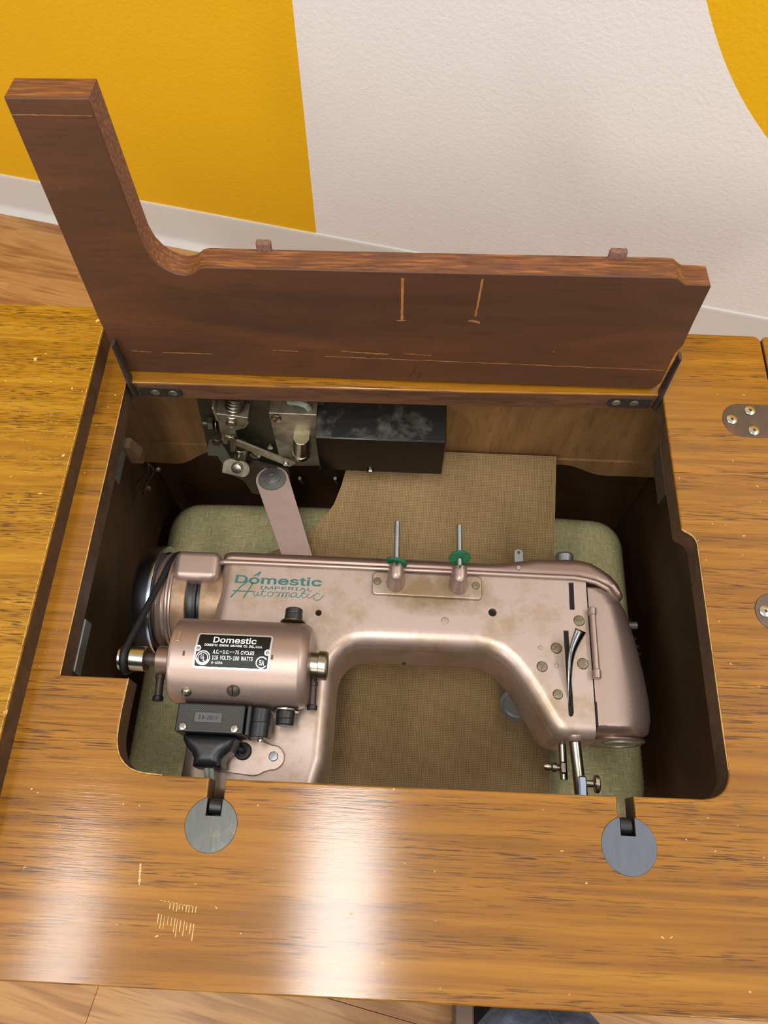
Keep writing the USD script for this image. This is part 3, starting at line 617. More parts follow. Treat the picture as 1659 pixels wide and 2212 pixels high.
# link bar
A, B = q(495, 949, YM - .010), q(622, 999, YM - .010); d = unit(B - A); hw = .0056
lb = obj('link_bar', obox((A + B) / 2, d, (0, 1, 0), np.cross(d, [0, 1, 0]), np.linalg.norm(B - A) + .012, .0024, .0105, .0006), 'old_steel', lift, False)
obj('pin', cat_(cyl(.0038, A + [.0015, .002, 0], A + [.0015, -.005, -.012]), cyl(.0062, A + [.0015, .001, 0], A + [.0015, -.0016, 0])), 'nickel', lb)
obj('rivet', screw(.0030, .002, B + [-.002, -.0012, 0], (0, -1, 0), slot=False), 'nickel', lb)
# trip lever and roller
tl = mplate([(449, 962), (470, 955), (481, 962), (508, 1004), (487, 1012), (470, 985), (449, 984)], YM - .006, .006, 'grey_metal', 'trip_lever', r=.0015)
obj('button', cyl(.0044, q(468, 957, YM - .004), q(470, 945, YM - .002)), 'dark_metal', tl)
rl = obj('roller', cyl(.0078, q(520, 962, YM - .004), q(514, 1003, YM - .006)), 'brass_tint', lift)
fp = rrect(-.014, .0125, -.008, .0085, .0078, 8).union(sg.box(-.014, -.008, -.004, .002))
obj('roller_plate', prism(fp, .0024, q(513, 1010, YM - .016), unit([0, -.75, .66]), (1, .0, -.28)), 'old_steel', rl, 30)
obj('rivet', screw(.0056, .003, q(512, 1011, YM - .019), unit([0, -.75, .66]), slot=False), 'nickel', rl)
obj('screw', screw(.0062, .004, q(552, 978, YM), (0, -1, .2), -.9), 'nickel', lift)
obj('screw', screw(.0034, .003, q(584, 963, YM + .004), (0, -1, .2), slot=False), 'nickel', lift)
# black crank plate, beige lift arm with its large pivot
cp = mplate([(478, 1003), (520, 1008), (545, 1000), (625, 1020), (628, 1065), (585, 1072), (545, 1066), (528, 1040), (480, 1015)], YM - .006, .004, 'dark_metal', 'crank_plate', r=.003)
PV, EN = at_y(589, 1040, .352), np.array([-.0800, .232, .632])
d = unit(EN - PV); nz = unit(np.cross([1, 0, 0], d)); nz = nz if nz[2] > 0 else -nz; nz = unit(nz - d * (nz @ d)); sx = np.cross(d, nz)
Lr = np.linalg.norm(EN - PV)
ap = sg.Point(0, 0).buffer(.0165, quad_segs=12).union(sg.Polygon([(0, .0165), (0, -.0165), (Lr, -.0125), (Lr, .0125)]))
la = obj('lift_arm', prism(ap, .0035, PV, nz, d), 'arm_beige', lift, 30, 'flat beige-pink lift arm reaching down to the machine')
zp = PV + nz * .0035
obj('pivot_washer', cat_(lathe([(.0138, 0), (.0142, .0006), (.0138, .0016), (.0085, .0022), (.0080, .0030), (.0058, .0034), (.0052, .0042), (.0034, .0044), (.0030, .0038), (.00001, .0040)], zp, nz, 36)), 'grey_metal', la, 25)
# black box
zb, yf = .705, .3512
p0, p1 = at_z(680, 944.5, zb), at_z(964, 956, zb)
bx = obj('black_box', box(p0[0], p1[0], yf, .3915, .6435, zb - .0003, .0008), 'black_gloss', lift, 20, 'glossy black sheet-metal box')
obj('box_top', box(p0[0] + .0004, p1[0] - .0004, yf + .001, .3910, zb - .0006, zb, .0002), 'black_dusty', bx, False, 'scuffed dusty top face')
obj('rivet', screw(.0036, .003, [*at_y(800, 1018, yf)[:1], yf, .6452], (0, -1, 0), slot=False), 'nickel', bx)
for px in (647, 724):
    c = q(px, 1033, .392)
    obj('dowel_pin', cyl(.0022, c + [0, .010, -.030], c), 'grey_metal', lift)
obj('wire', tube(spline([q(625, 868, .384), q(655, 873, .376), q(668, 893, .384)], 6), .0030, 8), 'cable_grey', lift)

# ------------------------------------------------------------------ sewing machine, hanging folded under the table
ZF = .700                                                            # its rear face looks up at this height
sm_ = thing('sewing_machine', 'metallic rose-bronze vintage sewing machine folded down into the cabinet well', 'sewing machine', (0, .03, .60))
screws = [(.1526, .1906, .0046, .2), (.1329, .1669, .0046, .6), (.1207, .1513, .0044, 1.2), (.1533, .1550, .0046, -.5), (.1321, .1298, .0040, .5)]
body = arcpoly([(-.1476, .2300), (-.1465, .2070), (-.1490, .1790), (-.1500, .1300), (-.1560, .0860), (-.1560, .0385), (-.0520, .0385), (-.0490, .0580), (-.0455, .0730), (-.0450, .1380), (-.0440, .1440), (-.0415, .1500), (-.0370, .1560), (-.0300, .1605), (-.0200, .1622),
                (.0690, .1630), (.0790, .1615), (.0880, .1570), (.0955, .1500), (.1030, .1400), (.1100, .1290), (.1235, .1050), (.1290, .0985), (.1360, .0962), (.1500, .0960), (.1900, .0960), (.1900, .2480), (.06, .2480), (-.1380, .2480), (-.1455, .2440)], .004)
holes = [circ(-.0610, .1876, .0026), circ(.0819, .1945, .0034), sg.Polygon([(.1459, .2235), (.1501, .2237), (.1496, .2000), (.1455, .1998)]),
         sg.Polygon([(.1393, .1818), (.1434, .1820), (.1438, .116), (.1426, .1135), (.1408, .1130), (.1397, .1145)])]
def headlift(x, y):
    base = np.clip((.085 - y) / .05, 0, 1) ** 2 * np.where(x < -.03, 1, 0)     # the pillar flares out a little towards the bed
    return base * .004
bt = solid(body.difference(unary_union(holes)), ZF, .640, .0125, h=.0028, lift=headlift)
_m = m3.Manifold(m3.Mesh(np.asarray(bt.vertices, np.float32), np.asarray(bt.faces, np.uint32)))
if _m.num_tri(): bt = tm(_m.trim_by_plane((-1.0, 0, 0), -.1603).trim_by_plane((0, -1.0, 0), -.2286))
else: print('arm not manifold')
arm = obj('arm_body', bt, 'bronze_paint', sm_, 40, 'rose-bronze arm and pillar, stained yellow around the fittings')
for h in holes[:2]: obj('oil_hole', prism(h.buffer(.001), .002, (0, 0, ZF - .007)), 'gap_dark', arm, False)
obj('slot_lining', cat_(prism(holes[2].buffer(.001), .002, (0, 0, ZF - .0048)), prism(holes[3].buffer(.001), .002, (0, 0, ZF - .0048))), 'gap_dark', arm, False)
for hx, hy in ((755, 1410), (757, 1438), (872, 1434)):
    c = at_y(hx, hy, .1618); obj('oil_hole', cyl(.0014, c + [0, .002, 0], c - [0, .0004, 0], .0002, 14), 'gap_dark', arm, False)
for x, y, r, a in screws: obj('screw', screw(r, .0016, (x, y, ZF - .0006), (0, 0, 1), a), 'screw_metal', arm)
for x, y, r in ((.0428, .1856, .0032), (.1199, .1667, .0018), (.1322, .1526, .0018)): obj('rivet', screw(r, .0008, (x, y, ZF - .0002), slot=False), 'bronze_clean', arm)
# bed, hanging vertical below the hinge line
bb_ = box(-.181, .224, .0165, .0340, .578, .7385, .002)
obj('bed', bb_, 'bronze_dark', sm_, False, 'machine bed hanging upright under the front of the opening')
# arm cover with its bead
cov = arcpoly([(-.1480, .2272), (.1560, .2262), (.1690, .2240), (.1810, .2190), (.1900, .2110), (.1925, .2150), (.1895, .2250), (.1830, .2335), (.1740, .2400), (.1660, .2445), (.1560, .2462), (.1200, .2458), (.1080, .2435), (.0950, .2410), (.0800, .2400), (-.1400, .2405), (-.1465, .2380)], .0025)
cv = obj('arm_cover', solid(cov, ZF + .0004, .650, .0080, h=.0026), 'bronze_dark', sm_, 40)
bk = np.array([(-.1476, .2288, ZF - .004), (-.1462, .2284, ZF + .0002), (-.1430, .2283, ZF + .0013), (-.05, .2281, ZF + .0015), (.05, .2279, ZF + .0015), (.1500, .2274, ZF + .0013), (.1600, .2264, ZF + .0008), (.1690, .2245, ZF), (.1790, .2200, ZF - .002), (.1870, .2130, ZF - .008), (.1925, .2060, ZF - .017)])
bt_ = np.linspace(0, len(bk) - 1, 70); bead = np.stack([np.interp(bt_, np.arange(len(bk)), bk[:, k]) for k in range(3)], 1)
obj('bead', tube(bead, .0022, 10), 'bronze_clean', cv, True)
obj('rivet', screw(.0022, .001, (.1043, .2345, ZF + .0002), slot=False), 'nickel', cv)
# face cover
fc = arcpoly([(.1400, .2245), (.1760, .2245), (.1860, .2215), (.1930, .2160), (.1985, .2060), (.2050, .1777), (.2090, .1500), (.2108, .1300), (.2105, .1150), (.2080, .1060), (.2000, .1025), (.1850, .1018), (.1400, .1018)], .003)
def face_cover():
    k = 4.0                                                         # a broad shoulder towards the outside, tight ones above and below
    t, s = puffed(sa.scale(fc, 1, k, origin=(0, 0)), ZF + .0010, .634, .024, h=.0034, rz=.030)
    m = trimesh.util.concatenate([t, s]); m.vertices[:, 1] /= k; m.merge_vertices(digits_vertex=7)
    mm = m3.Manifold(m3.Mesh(np.asarray(m.vertices, np.float32), np.asarray(m.faces, np.uint32)))
    return tm(mm.trim_by_plane((1.0, 0, 0), .1612)) if mm.num_tri() else m
fv = obj('face_cover', face_cover(), 'bronze_clean', sm_, 40, 'smooth rounded end cover, darker towards the outside')
obj('cover_gap', box(.1603, .1612, .1030, .2235, .66, ZF - .002), 'gap_dark', sm_, False)
obj('slot', box(.1604, .1622, .1062, .1254, ZF - .004, ZF + .00115), 'gap_dark', fv, False)
rim = sg.Polygon(rrect(.1630, .2072, .6345, .6850, .018).exterior, [rrect(.1650, .2052, .6365, .6832, .0165).exterior.coords])
obj('cover_rim', prism(rim, .0014, (0, .1022, 0), (0, -1, 0), (1, 0, 0)), 'bronze_dark', fv, 30)
inn = obj('inner_lining', prism(rrect(.1645, .2056, .6360, .6836, .0168), .0008, (0, .1019, 0), (0, -1, 0), (1, 0, 0)), 'inner_grey', fv, 30, 'pale grey inside of the end cover')
obj('lamp_ring', lathe([(.0135, 0), (.0135, .0012), (.0122, .0014), (.0120, .0004), (.00001, .0004)], (.1890, .1010, .6600), (0, -1, 0), 30), 'inner_grey', inn, 30)
hb = obj('hinge_rod', cyl(.0026, (.1628, .2010, ZF + .0040), (.1630, .1440, ZF + .0040), .0003, 20), 'bronze_clean', fv)
for y0, y1 in ((.2010, .1945), (.1500, .1425)): obj('collar', cyl(.0034, (.1629, y0, ZF + .0040), (.1629, y1, ZF + .0040), .0006, 20), 'bronze_clean', hb)
for k in range(3): obj('vent_slot', obox((.2046 + k * .0012, .1850 - .0065 * k, .6740), unit([.5, .3, -1.2]), (0, 1, 0), (1.2, 0, .5), .012, .0020, .004), 'gap_dark', fv, False)
kn = obj('thumb_nut', cyl(.0052, (.2005, .2000, .664), (.2055, .2000, .664), .0004), 'nickel', sm_)
obj('stud', cyl(.0032, (.2055, .2000, .664), (.2115, .2004, .664)), 'grey_metal', kn)
# presser lifter
lp_ = spline([(.1416, .1180, ZF - .006), (.1408, .1310, ZF + .001), (.1412, .1480, ZF + .007), (.1422, .1590, ZF + .011), (.1452, .1690, ZF + .016), (.1484, .1765, ZF + .020)], 8)
obj('presser_lifter', tube(lp_, np.interp(np.linspace(0, 1, len(lp_)), [0, .3, .55, .7, 1], [.0016, .0018, .0024, .0032, .0052]), 16, up=(.55, 0, 1), flat=.5), 'blade_chrome', sm_, True, 'chrome presser-foot lifter curving out of its slot')
# spool pin bracket
pl = rrect(-.0185, .0733, .2040, .2248, .0042)
pl = sa.rotate(pl, -.4, origin=(.0274, .2144))
sb = obj('spool_bracket', solid(pl, ZF + .0036, ZF - .001, .0016, h=.0018), 'bronze_paint', sm_, 40, 'two-post spool bracket with grime around its feet')
for x, y, a in ((-.0140, .2160, .5), (.0679, .2158, -.4)): obj('screw', screw(.0033, .0012, (x, y, ZF + .0032), (0, 0, 1), a), 'screw_metal', sb)
for x, loose in ((.0015, 0), (.0534, 1)):
    po = m3.Manifold.batch_hull([m3.Manifold.cylinder(.001, .0072, .0072, 20).translate((x, .2135 + .001, ZF + .003)), m3.Manifold.sphere(.0060, 20).translate((x, .2175, ZF + .0155)),
                                 m3.Manifold.cylinder(.002, .0082, .0078, 20).translate((x, .2150, ZF + .003)), m3.Manifold.cylinder(.004, .0058, .0058, 20).rotate((90, 0, 0)).translate((x, .2265, ZF + .0160))])
    po = tm(po)
    p = obj('spool_post', po, 'bronze_clean', sb, 50)
    obj('dimple', lathe([(.0022, 0), (.0022, .0003), (.0012, .0004), (.00001, .0002)], (x + .0005, .2150, ZF + .0196), (0, -.45, 1), 18), 'bronze_dark', sb)
    y1 = .2606 if not loose else .2596
    obj('spool_pin', cyl(.0023, (x, .220, ZF + .022 - .005), (x - (.001 if not loose else .0012), y1 + .0025, ZF + .0225), .0005, 16), 'grey_metal', sb)
    tilt = unit((.18, 1, .05)) if not loose else unit((-.02, 1, -.34))
    c = (x, .2283, ZF + .0178) if not loose else (x - .0002, .2335, ZF + .0195)
    w_ = lathe([(.0025, -.0012), (.0086, -.0012), (.0090, 0), (.0086, .0012), (.0025, .0012), (.0025, -.0012)], c, tilt, 28)
    obj('felt_washer', w_, 'felt_green', sb, 40, 'green felt washer seated on its post' if not loose else 'green felt washer tilted on its pin')
# small fittings on the top
th_ = obj('thread_guide', prism(rrect(-.0036, .0036, 0, .0135, .0032).union(sg.box(-.0036, 0, .0036, .006)).difference(circ(0, .0105, .0014)), .0016, (.1062, .2410, ZF - .0085)), 'grey_metal', sm_, False)
obj('pressure_knob', lathe([(.0055, 0), (.0055, .002), (.0078, .003), (.0080, .009), (.0070, .0110), (.00001, .0115)], (.1475, .2448, .683), (0, 1, 0), 26), 'grey_metal', sm_, 25)
obj('tension_dial', lathe([(.0145, 0), (.0150, .001), (.0150, .003), (.0138, .004), (.0138, .0055), (.0150, .0065), (.0150, .009), (.0142, .0100), (.0110, .0102), (.0108, .0085), (.00001, .0085)], (.1128, .1375, .6300), (-.5, -.75, 1), 40), 'grey_metal', sm_, 25)
# presser bar and needle clamp
pb = obj('presser_bar', cat_(cyl(.0046, (.1456, .1000, .6880), (.1502, .0560, .6800), .0005, 24), lathe([(.0088, 0), (.0084, .002), (.0068, .0042), (.0046, .0050)], (.1456, .1010, .6880), (.07, -1, -.12), 28)), 'brass_tint', sm_, 40)
obj('bar_collar', lathe([(.0090, 0), (.0086, .0025), (.0070, .0046), (.0050, .0052)], (.1456, .1012, .6885), (.07, -1, -.12), 28), 'bronze_clean', pb)
obj('shank', box(.1470, .1535, .0540, .0712, .6815, .6890, .0012), 'chrome', pb, False)
ts = unit((1, -.02, .05))
obj('thumb_screw', cat_(cyl(.0026, np.array((.1530, .0660, .6850)), np.array((.1530, .0660, .6850)) + ts * .006), lathe([(.0052, 0), (.0066, .0006), (.0066, .0032), (.0055, .0040)], np.array((.1530, .0660, .6850)) + ts * .0065, ts, 26)), 'nickel', pb)
nb = obj('needle_bar', cat_(cyl(.0030, (.1400, .1000, .6700), (.1410, .0700, .6660)), box(.1372, .1422, .0740, .0830, .6640, .6730, .001)), 'brass_tint', sm_, 40)
obj('clamp_screw', cat_(cyl(.0022, (.1372, .0785, .6690), (.1310, .0790, .6690)), cyl(.0036, (.1350, .0786, .6690), (.1310, .0790, .6690)), lathe([(.0015, 0), (.0030, .001), (.0032, .004), (.0020, .0066), (.00001, .0072)], (.1312, .0790, .6690), (-1, .02, 0), 20)), 'nickel', nb)

# handwheel, its axis along the table
HY, HZ = .205, .660
hw_ = obj('handwheel', lathe([(.030, -.0012), (.0420, -.0010), (.0442, -.0004), (.0456, .0012), (.0463, .0032), (.0470, .0065), (.0476, .0098), (.0481, .0130), (.0484, .0152), (.0481, .0163), (.0470, .0168), (.0430, .0170), (.0425, .0110)], (-.2165, HY, HZ), (1, 0, 0), 72), 'chrome', sm_, 35, 'chrome-rimmed handwheel')
pr = [(.0408, .0100), (.0412, .0150), (.0402, .0158), (.0402, .0182), (.0424, .0196), (.0428, .0208), (.0412, .0222), (.0396, .0232), (.0396, .0258), (.0418, .0268), (.0430, .0276), (.0430, .0292), (.0414, .0300), (.0412, .0312), (.0392, .0318)]
obj('belt_pulley', lathe(pr, (-.2165, HY, HZ), (1, 0, 0), 64), 'bronze_clean', hw_, 35)
obj('hub', lathe([(.0400, .0312), (.0392, .0330), (.0372, .0420), (.0365, .0425)], (-.2165, HY, HZ), (1, 0, 0), 56), 'bronze_worn', hw_, 35)
obj('clutch_ring', lathe([(.0330, .0424), (.0320, .0440), (.0318, .0475), (.0330, .0480), (.0325, .0500), (.0300, .0505), (.0295, .0540), (.0280, .0545)], (-.2165, HY, HZ), (1, 0, 0), 48), 'black_plastic', hw_, 35)
obj('shaft_boss', cat_(lathe([(.0345, .0540), (.0350, .0550), (.0355, .0760)], (-.2165, HY, HZ), (1, 0, 0), 48)), 'bronze_worn', sm_, 35)
obj('belt_guard', rbox(-.1865, -.1475, .2110, .2375, .672, ZF + .0035, .0065, 24), 'bronze_clean', sm_, 40, 'bronze guard over the drive belt')

# motor
MY, MZ, MR = .1367, .7265, .0322
mx0, mx1 = -.1630, -.0605
mo = obj('motor', lathe([(.010, .0), (.0285, .0), (.0312, .0012), (MR, .0040), (MR, .0950), (.0316, .0975), (.0295, .1010), (.0270, .1025), (.010, .1025)], (mx0, MY, MZ), (1, 0, 0), 72), 'bronze_clean', sm_, 30, 'round bronze motor with a black nameplate')
obj('motor_bracket', box(-.135, -.090, .1150, .1560, ZF - .012, MZ - .026, .002), 'bronze_dark', mo, False)
def onm(x, y, k=0.):                                                 # a point on the motor's upper side at that x, y
    a = math.asin((y - MY) / MR); return np.array([x, MY + (MR + k) * math.sin(a), MZ + (MR + k) * math.cos(a)]), np.array([0, math.sin(a), math.cos(a)])
def wrap(m, x0, y0, dx, dy, k):
    """Bend a flat mesh (x 0..1, y 0..1 of the plate, z out) round the motor."""
    v = m.vertices; x = x0 + v[:, 0] * dx + (1 - v[:, 1]) * -.0008; a = math.asin((y0 - MY) / MR) + (v[:, 1] - .5) * dy / MR; r = MR + k + v[:, 2]
    m.vertices = np.c_[x, MY + r * np.sin(a), MZ + r * np.cos(a)]; return m
PX, PYc, PW_, PH_ = -.1420, .1378, .0555, .0268
def fine_plate(poly, h, k, m, name, label=None):
    t, s = puffed(poly, h, 0, h * .5, .02, both=True, inner=.05); g = trimesh.util.concatenate([t, s])
    return obj(name, wrap(g, PX, PYc, PW_, PH_, k), m, mo, 30, label)
asp = PW_ / PH_
def un(p): return sa.scale(p, 1 / asp, 1, origin=(0, 0))              # plate units: x stretched back from height units
fine_plate(un(rrect(0, asp, 0, 1, .09)), .0005, .0001, 'silver_border', 'nameplate', 'black nameplate with a silver border')
fine_plate(un(rrect(.055, asp - .055, .055, .945, .05)), .0001, .0006, 'plate_black', 'nameplate_field')
def ptext(s, x0, x1, y0, y1, bold=False):
    m = meshkit.text_mesh(s, .01, .001, bold); b = m.bounds; q_ = (m.vertices - b[0]) / (b[1] - b[0]); h = .00006
    m.vertices = np.c_[(x0 + q_[:, 0] * (x1 - x0)), y0 + q_[:, 1] * (y1 - y0), q_[:, 2] * h]; return wrap(m, PX, PYc, PW_, PH_, .00072)
def pshape(p): 
    m = trimesh.util.concatenate([trimesh.creation.extrude_polygon(g, .00006, engine='earcut') for g in geoms(un(p))]); return wrap(m, PX, PYc, PW_, PH_, .00072)
pt = [ptext('Domestic', .22, .79, .70, .885, True), ptext('DOMESTIC  SEWING  MACHINE  CO.  INC., U.S.A.', .12, .88, .585, .665, True),
      ptext('A.C.', .245, .325, .40, .505, True), ptext('AND', .33, .365, .44, .475), ptext('D.C.', .375, .455, .405, .505, True), ptext('UP TO', .462, .525, .44, .475), ptext('75', .535, .585, .405, .505, True), ptext('CYCLES', .61, .785, .40, .505, True),
      ptext('115  VOLTS-100  WATTS', .245, .775, .245, .355, True), ptext('E-6354', .245, .39, .13, .20, True)]
ring = lambda x, y, r0, r1: sg.Polygon(circ(x, y, r1, 14).exterior, [circ(x, y, r0, 14).exterior.coords])
ux_, uy_ = .125 * asp, .28
pt += [pshape(ring(ux_, uy_, .165, .195)), pshape(ring(ux_, uy_, .12, .14)), ptext('U', .096, .128, .25, .37, True), ptext('L', .130, .158, .19, .31, True)]
arcs = ring(ux_, uy_, .14, .165).difference(sg.box(ux_ - .3, uy_ - .04, ux_ + .3, uy_ + .3)); pt.append(pshape(arcs))
kx, ky = .895 * asp, .22
pt += [pshape(ring(kx, ky, .125, .16).difference(sg.box(kx + .05, ky - .08, kx + .3, ky + .08))), ptext('S', .862, .893, .15, .29, True), ptext('A', .893, .93, .14, .28, True)]
obj('nameplate_print', cat_(pt), 'white_print', mo, False, 'white lettering and two approval marks')
for x, y in ((.04, .53), (.955, .485)):
    obj('nameplate_rivet', cat_(pshape(ring(x * asp, y, .045, .085))), 'white_print', mo, False)
    p, n = onm(PX + x * PW_, PYc + (y - .5) * PH_, .0005); obj('rivet', screw(.0013, .0006, p, n, slot=False), 'old_steel', mo)
# end fittings: bushings, oil cups, pulley, brush caps
obj('bearing', lathe([(.0112, 0), (.0108, .0015), (.0106, .0150)], (mx0 + .001, MY, MZ), (-1, 0, 0), 36), 'bronze_dark', mo)
obj('shaft', cyl(.0048, (mx0 - .005, MY, MZ), (-.2060, MY, MZ)), 'oiler_dark', mo)
pu = obj('motor_pulley', lathe([(.0085, 0), (.0095, .0006), (.0095, .0022), (.0078, .0035), (.0078, .0080), (.0094, .0090), (.0096, .0100), (.0096, .0200), (.0088, .0206)], (-.2068, MY, MZ), (1, 0, 0), 40), 'nickel', mo, 30)
obj('bearing', lathe([(.0100, 0), (.0098, .0066), (.0110, .0070), (.0110, .0122), (.0102, .0134), (.00001, .0136)], (mx1 - .001, MY + .001, MZ), (1, 0, 0), 40), 'brass_tint', mo, 30, 'brass end bearing')
for x, y0, y1 in ((-.1765, .1310, .1070), (-.0590, .1310, .1055)):
    o = obj('oil_cup', cat_(cyl(.0030, (x, y0, MZ - .008), (x + .001, y1 + .003, MZ - .009), .0003, 20), cyl(.0038, (x + .0002, y0 - .004, MZ - .008), (x + .0003, y0 - .0075, MZ - .0081), .0003, 12)), 'oiler_dark', mo)
    obj('oil_cap', cyl(.0040, (x + .0009, y1 + .004, MZ - .009), (x + .0011, y1, MZ - .009), .0006, 20), 'black_plastic', o)
for s, x in ((1, -.0775), (-1, -.0762)):
    y = MY + s * (MR + .0006)
    b_ = obj('brush_cap', lathe([(.0070, 0), (.0070, .0055), (.0066, .0060), (.0068, .0068), (.0068, .0098), (.0058, .0106), (.00001, .0106)], (x, y + s * .0015, MZ), (0, s, 0), 30), 'black_plastic', mo, 30)
    obj('cap_collar', lathe([(.0085, 0), (.0100, .0006), (.0096, .0018), (.0074, .0024)], (x, y, MZ), (0, s, 0), 32), 'brass_tint', b_, 30)
for x, y, r, m_, sl in ((-.1130, .1118, .0048, 'dark_metal', True), (-.1475, .1100, .0036, 'brass_tint', False)):
    p, n = onm(x, y); obj('screw', screw(r, .003, p - n * .0005, n, 1.6, sl, .8), m_, mo)
p, n = onm(-.1560, .1475); obj('vent_lip', obox(p, (1, 0, 0), np.cross(n, [1, 0, 0]), n, .0035, .0090, .0012), 'bronze_worn', mo, False)
for a in (0.30, .55, -1.0, -1.2):
    obj('vent_slot', obox((mx1 - .0018, MY + .026 * math.sin(a), MZ + .026 * math.cos(a)), (1, 0, -.2), (0, math.cos(a), -math.sin(a)), (0, math.sin(a), math.cos(a)), .0016, .009, .004), 'gap_dark', mo, False)
for x, y in ((-.0905, .1340), (-.0858, .1345), (-.150, .1345)):
    p, n = onm(x, y); obj('paint_chip', obox(p, (1, 0, 0), np.cross(n, [1, 0, 0]), n, .0016, .0034, .0002, 0), 'oiler_dark', mo, False)
# drive belt round motor pulley and handwheel
c0, r0, c1, r1 = np.array([MY, MZ]), .0098, np.array([HY, HZ]), .0410
dv = c1 - c0; D = np.linalg.norm(dv); al = math.atan2(dv[1], dv[0]); be = math.acos((r0 - r1) / D)
pts = []
for c, r, a0, a1, n in ((c0, r0, al + be, al + 2 * math.pi - be, 20), (c1, r1, al - be, al + be, 40)):
    for a in np.linspace(a0, a1, n): pts.append((c + r * np.array([math.cos(a), math.sin(a)]), a))
bl = []
for i, (p, a) in enumerate(pts):
    t_ = np.clip(((p - c0) @ dv) / D / D, 0, 1); bl.append((-.2012 + .0105 * t_, p[0], p[1]))
bl = np.array(bl); dense = []
for i in range(len(bl)):
    j = (i + 1) % len(bl); k = max(1, int(np.linalg.norm(bl[j] - bl[i]) / .004))
    dense += [bl[i] + (bl[j] - bl[i]) * s / k for s in range(k)]
obj('drive_belt', tube(dense, .0030, 10, up=(1, 0, 0), flat=.9, closed=True), 'rubber', sm_, True, 'black rubber drive belt')
# cord plate on the pillar
ep = unary_union([circ(-.1000, .0715, .0135, 16), sg.Polygon([(-.1270, .0640), (-.1245, .0600), (-.1000, .0580), (-.0870, .0625), (-.0870, .0810), (-.1000, .0850), (-.1270, .0850)]), circ(-.0862, .0718, .0092, 16)]).buffer(.002).buffer(-.002)
cp_ = obj('cord_plate', solid(ep, ZF + .0042, ZF - .002, .0008, h=.0015), 'bronze_paint', sm_, 30)
obj('screw', screw(.0036, .0014, (-.0852, .0726, ZF + .0040), (0, 0, 1), 1.0), 'grey_metal', cp_)
obj('grommet', lathe([(.0060, 0), (.0066, .001), (.0058, .0030), (.0040, .0034), (.0036, .001), (.00001, .001)], (-.1085, .0752, ZF + .0040), (0, 0, 1), 24), 'rubber', cp_, 40)
obj('motor_lead', tube(spline([(-.1085, .0752, ZF + .003), (-.1100, .0760, ZF + .0085), (-.1160, .0780, ZF + .0105), (-.1220, .0800, ZF + .0108), (-.1290, .0850, ZF + .0108)], 6), .0024, 10), 'rubber', cp_, True)
# lettering on the pillar
zt_ = ZF + .0001
obj('lettering', text_at('Domestic', (-.1330, .2102, zt_), (.0724, .0002, 0), (.0003, .0075, 0), .0002, True), 'teal_print', arm, False, 'green maker lettering on the pillar')
obj('lettering', text_at('IMPERIAL', (-.1118, .2058, zt_), (.0440, .0002, 0), (.0001, .0028, 0), .0002), 'teal_print', arm, False)
kx_ = (-.0447 + .1469) / 1659.0
to3 = lambda x, y: np.c_[-.1469 + x * kx_ + y * (.0078 / 893), .2344 - y * (.0567 / 893) + x * (.0047 / 1659), np.full(len(x), zt_)]
thick = [[(115, 580), (260, 430), (350, 362)], [(440, 290), (525, 231)], [(525, 231), (490, 290)], [(415, 392), (360, 480), (285, 590)], [(152, 494), (420, 506)]]
thin = [spline(l, 6) for l in ([(445, 503), (430, 548), (440, 567), (465, 555), (490, 510), (479, 553), (490, 567), (512, 556), (560, 482), (536, 552), (548, 569), (585, 556)],
        [(640, 513), (614, 540), (622, 568), (652, 570), (684, 542), (674, 515), (645, 513)], [(684, 530), (735, 515), (757, 519), (744, 578)], [(746, 572), (775, 530), (803, 515), (813, 524), (796, 578)], [(798, 572), (826, 530), (850, 517), (861, 526), (845, 578)], [(847, 572), (876, 530), (898, 519), (908, 530), (898, 566), (912, 575), (934, 560)],
        [(1003, 533), (960, 525), (922, 558), (934, 582), (970, 576), (1008, 532), (996, 572), (1008, 588), (1045, 575), (1112, 500), (1072, 572), (1086, 590), (1125, 578), (1168, 535), (1146, 575), (1160, 593), (1200, 582), (1235, 555)],
        [(1306, 552), (1300, 532), (1270, 533), (1235, 570), (1232, 608), (1264, 625), (1312, 612), (1358, 568)])] + [[(528, 506), (600, 509)], [(1062, 529), (1132, 535)], [(1182, 508), (1185, 510)]]
obj('lettering', strokes(thick + thin, [7] * len(thick) + [3.6] * len(thin), .0002, to3), 'teal_print', arm, False)

# ------------------------------------------------------------------ power connector and plug under the motor
pp = thing('power_plug', 'black ribbed power plug with two brass screws below the motor', 'power plug', (-.127, .07, .70))
cb = rrect(-.1525, -.1038, .0822, .1025, .0012, 3)
obj('connector_block', solid(cb, .742, .716, .0010, h=.0016), 'black_plastic', pp, 30)
obj('gripping_face', prism(rrect(-.1508, -.1055, .0840, .1010, .0008, 3).difference(unary_union([rrect(-.1398, -.1195, .0890, .0965, .0012), circ(-.1468, .0855, .0036), circ(-.1098, .0855, .0036)])), .0005, (0, 0, .7418)), 'crosshatch_plastic', pp, False)
obj('rating_panel', solid(rrect(-.1396, -.1197, .0892, .0963, .0012), .7425, .741, .0003, h=.001), 'grey_plastic', pp, 30)
obj('rating_text', text_at('3 A-250 V', (-.1366, .0911, .74252), (.0138, -.0001, 0), (0, .0030, 0), .0001, True), 'rubber', pp, False)
for x, a in ((-.1468, 2.4), (-.1098, 1.0)): obj('screw', screw(.0029, .0014, (x, .0855, .7418), (0, 0, 1), a), 'brass_tint', pp)
obj('connector_back', box(-.1030, -.0995, .0815, .1030, .715, .739, .0008), 'black_plastic', pp, False)
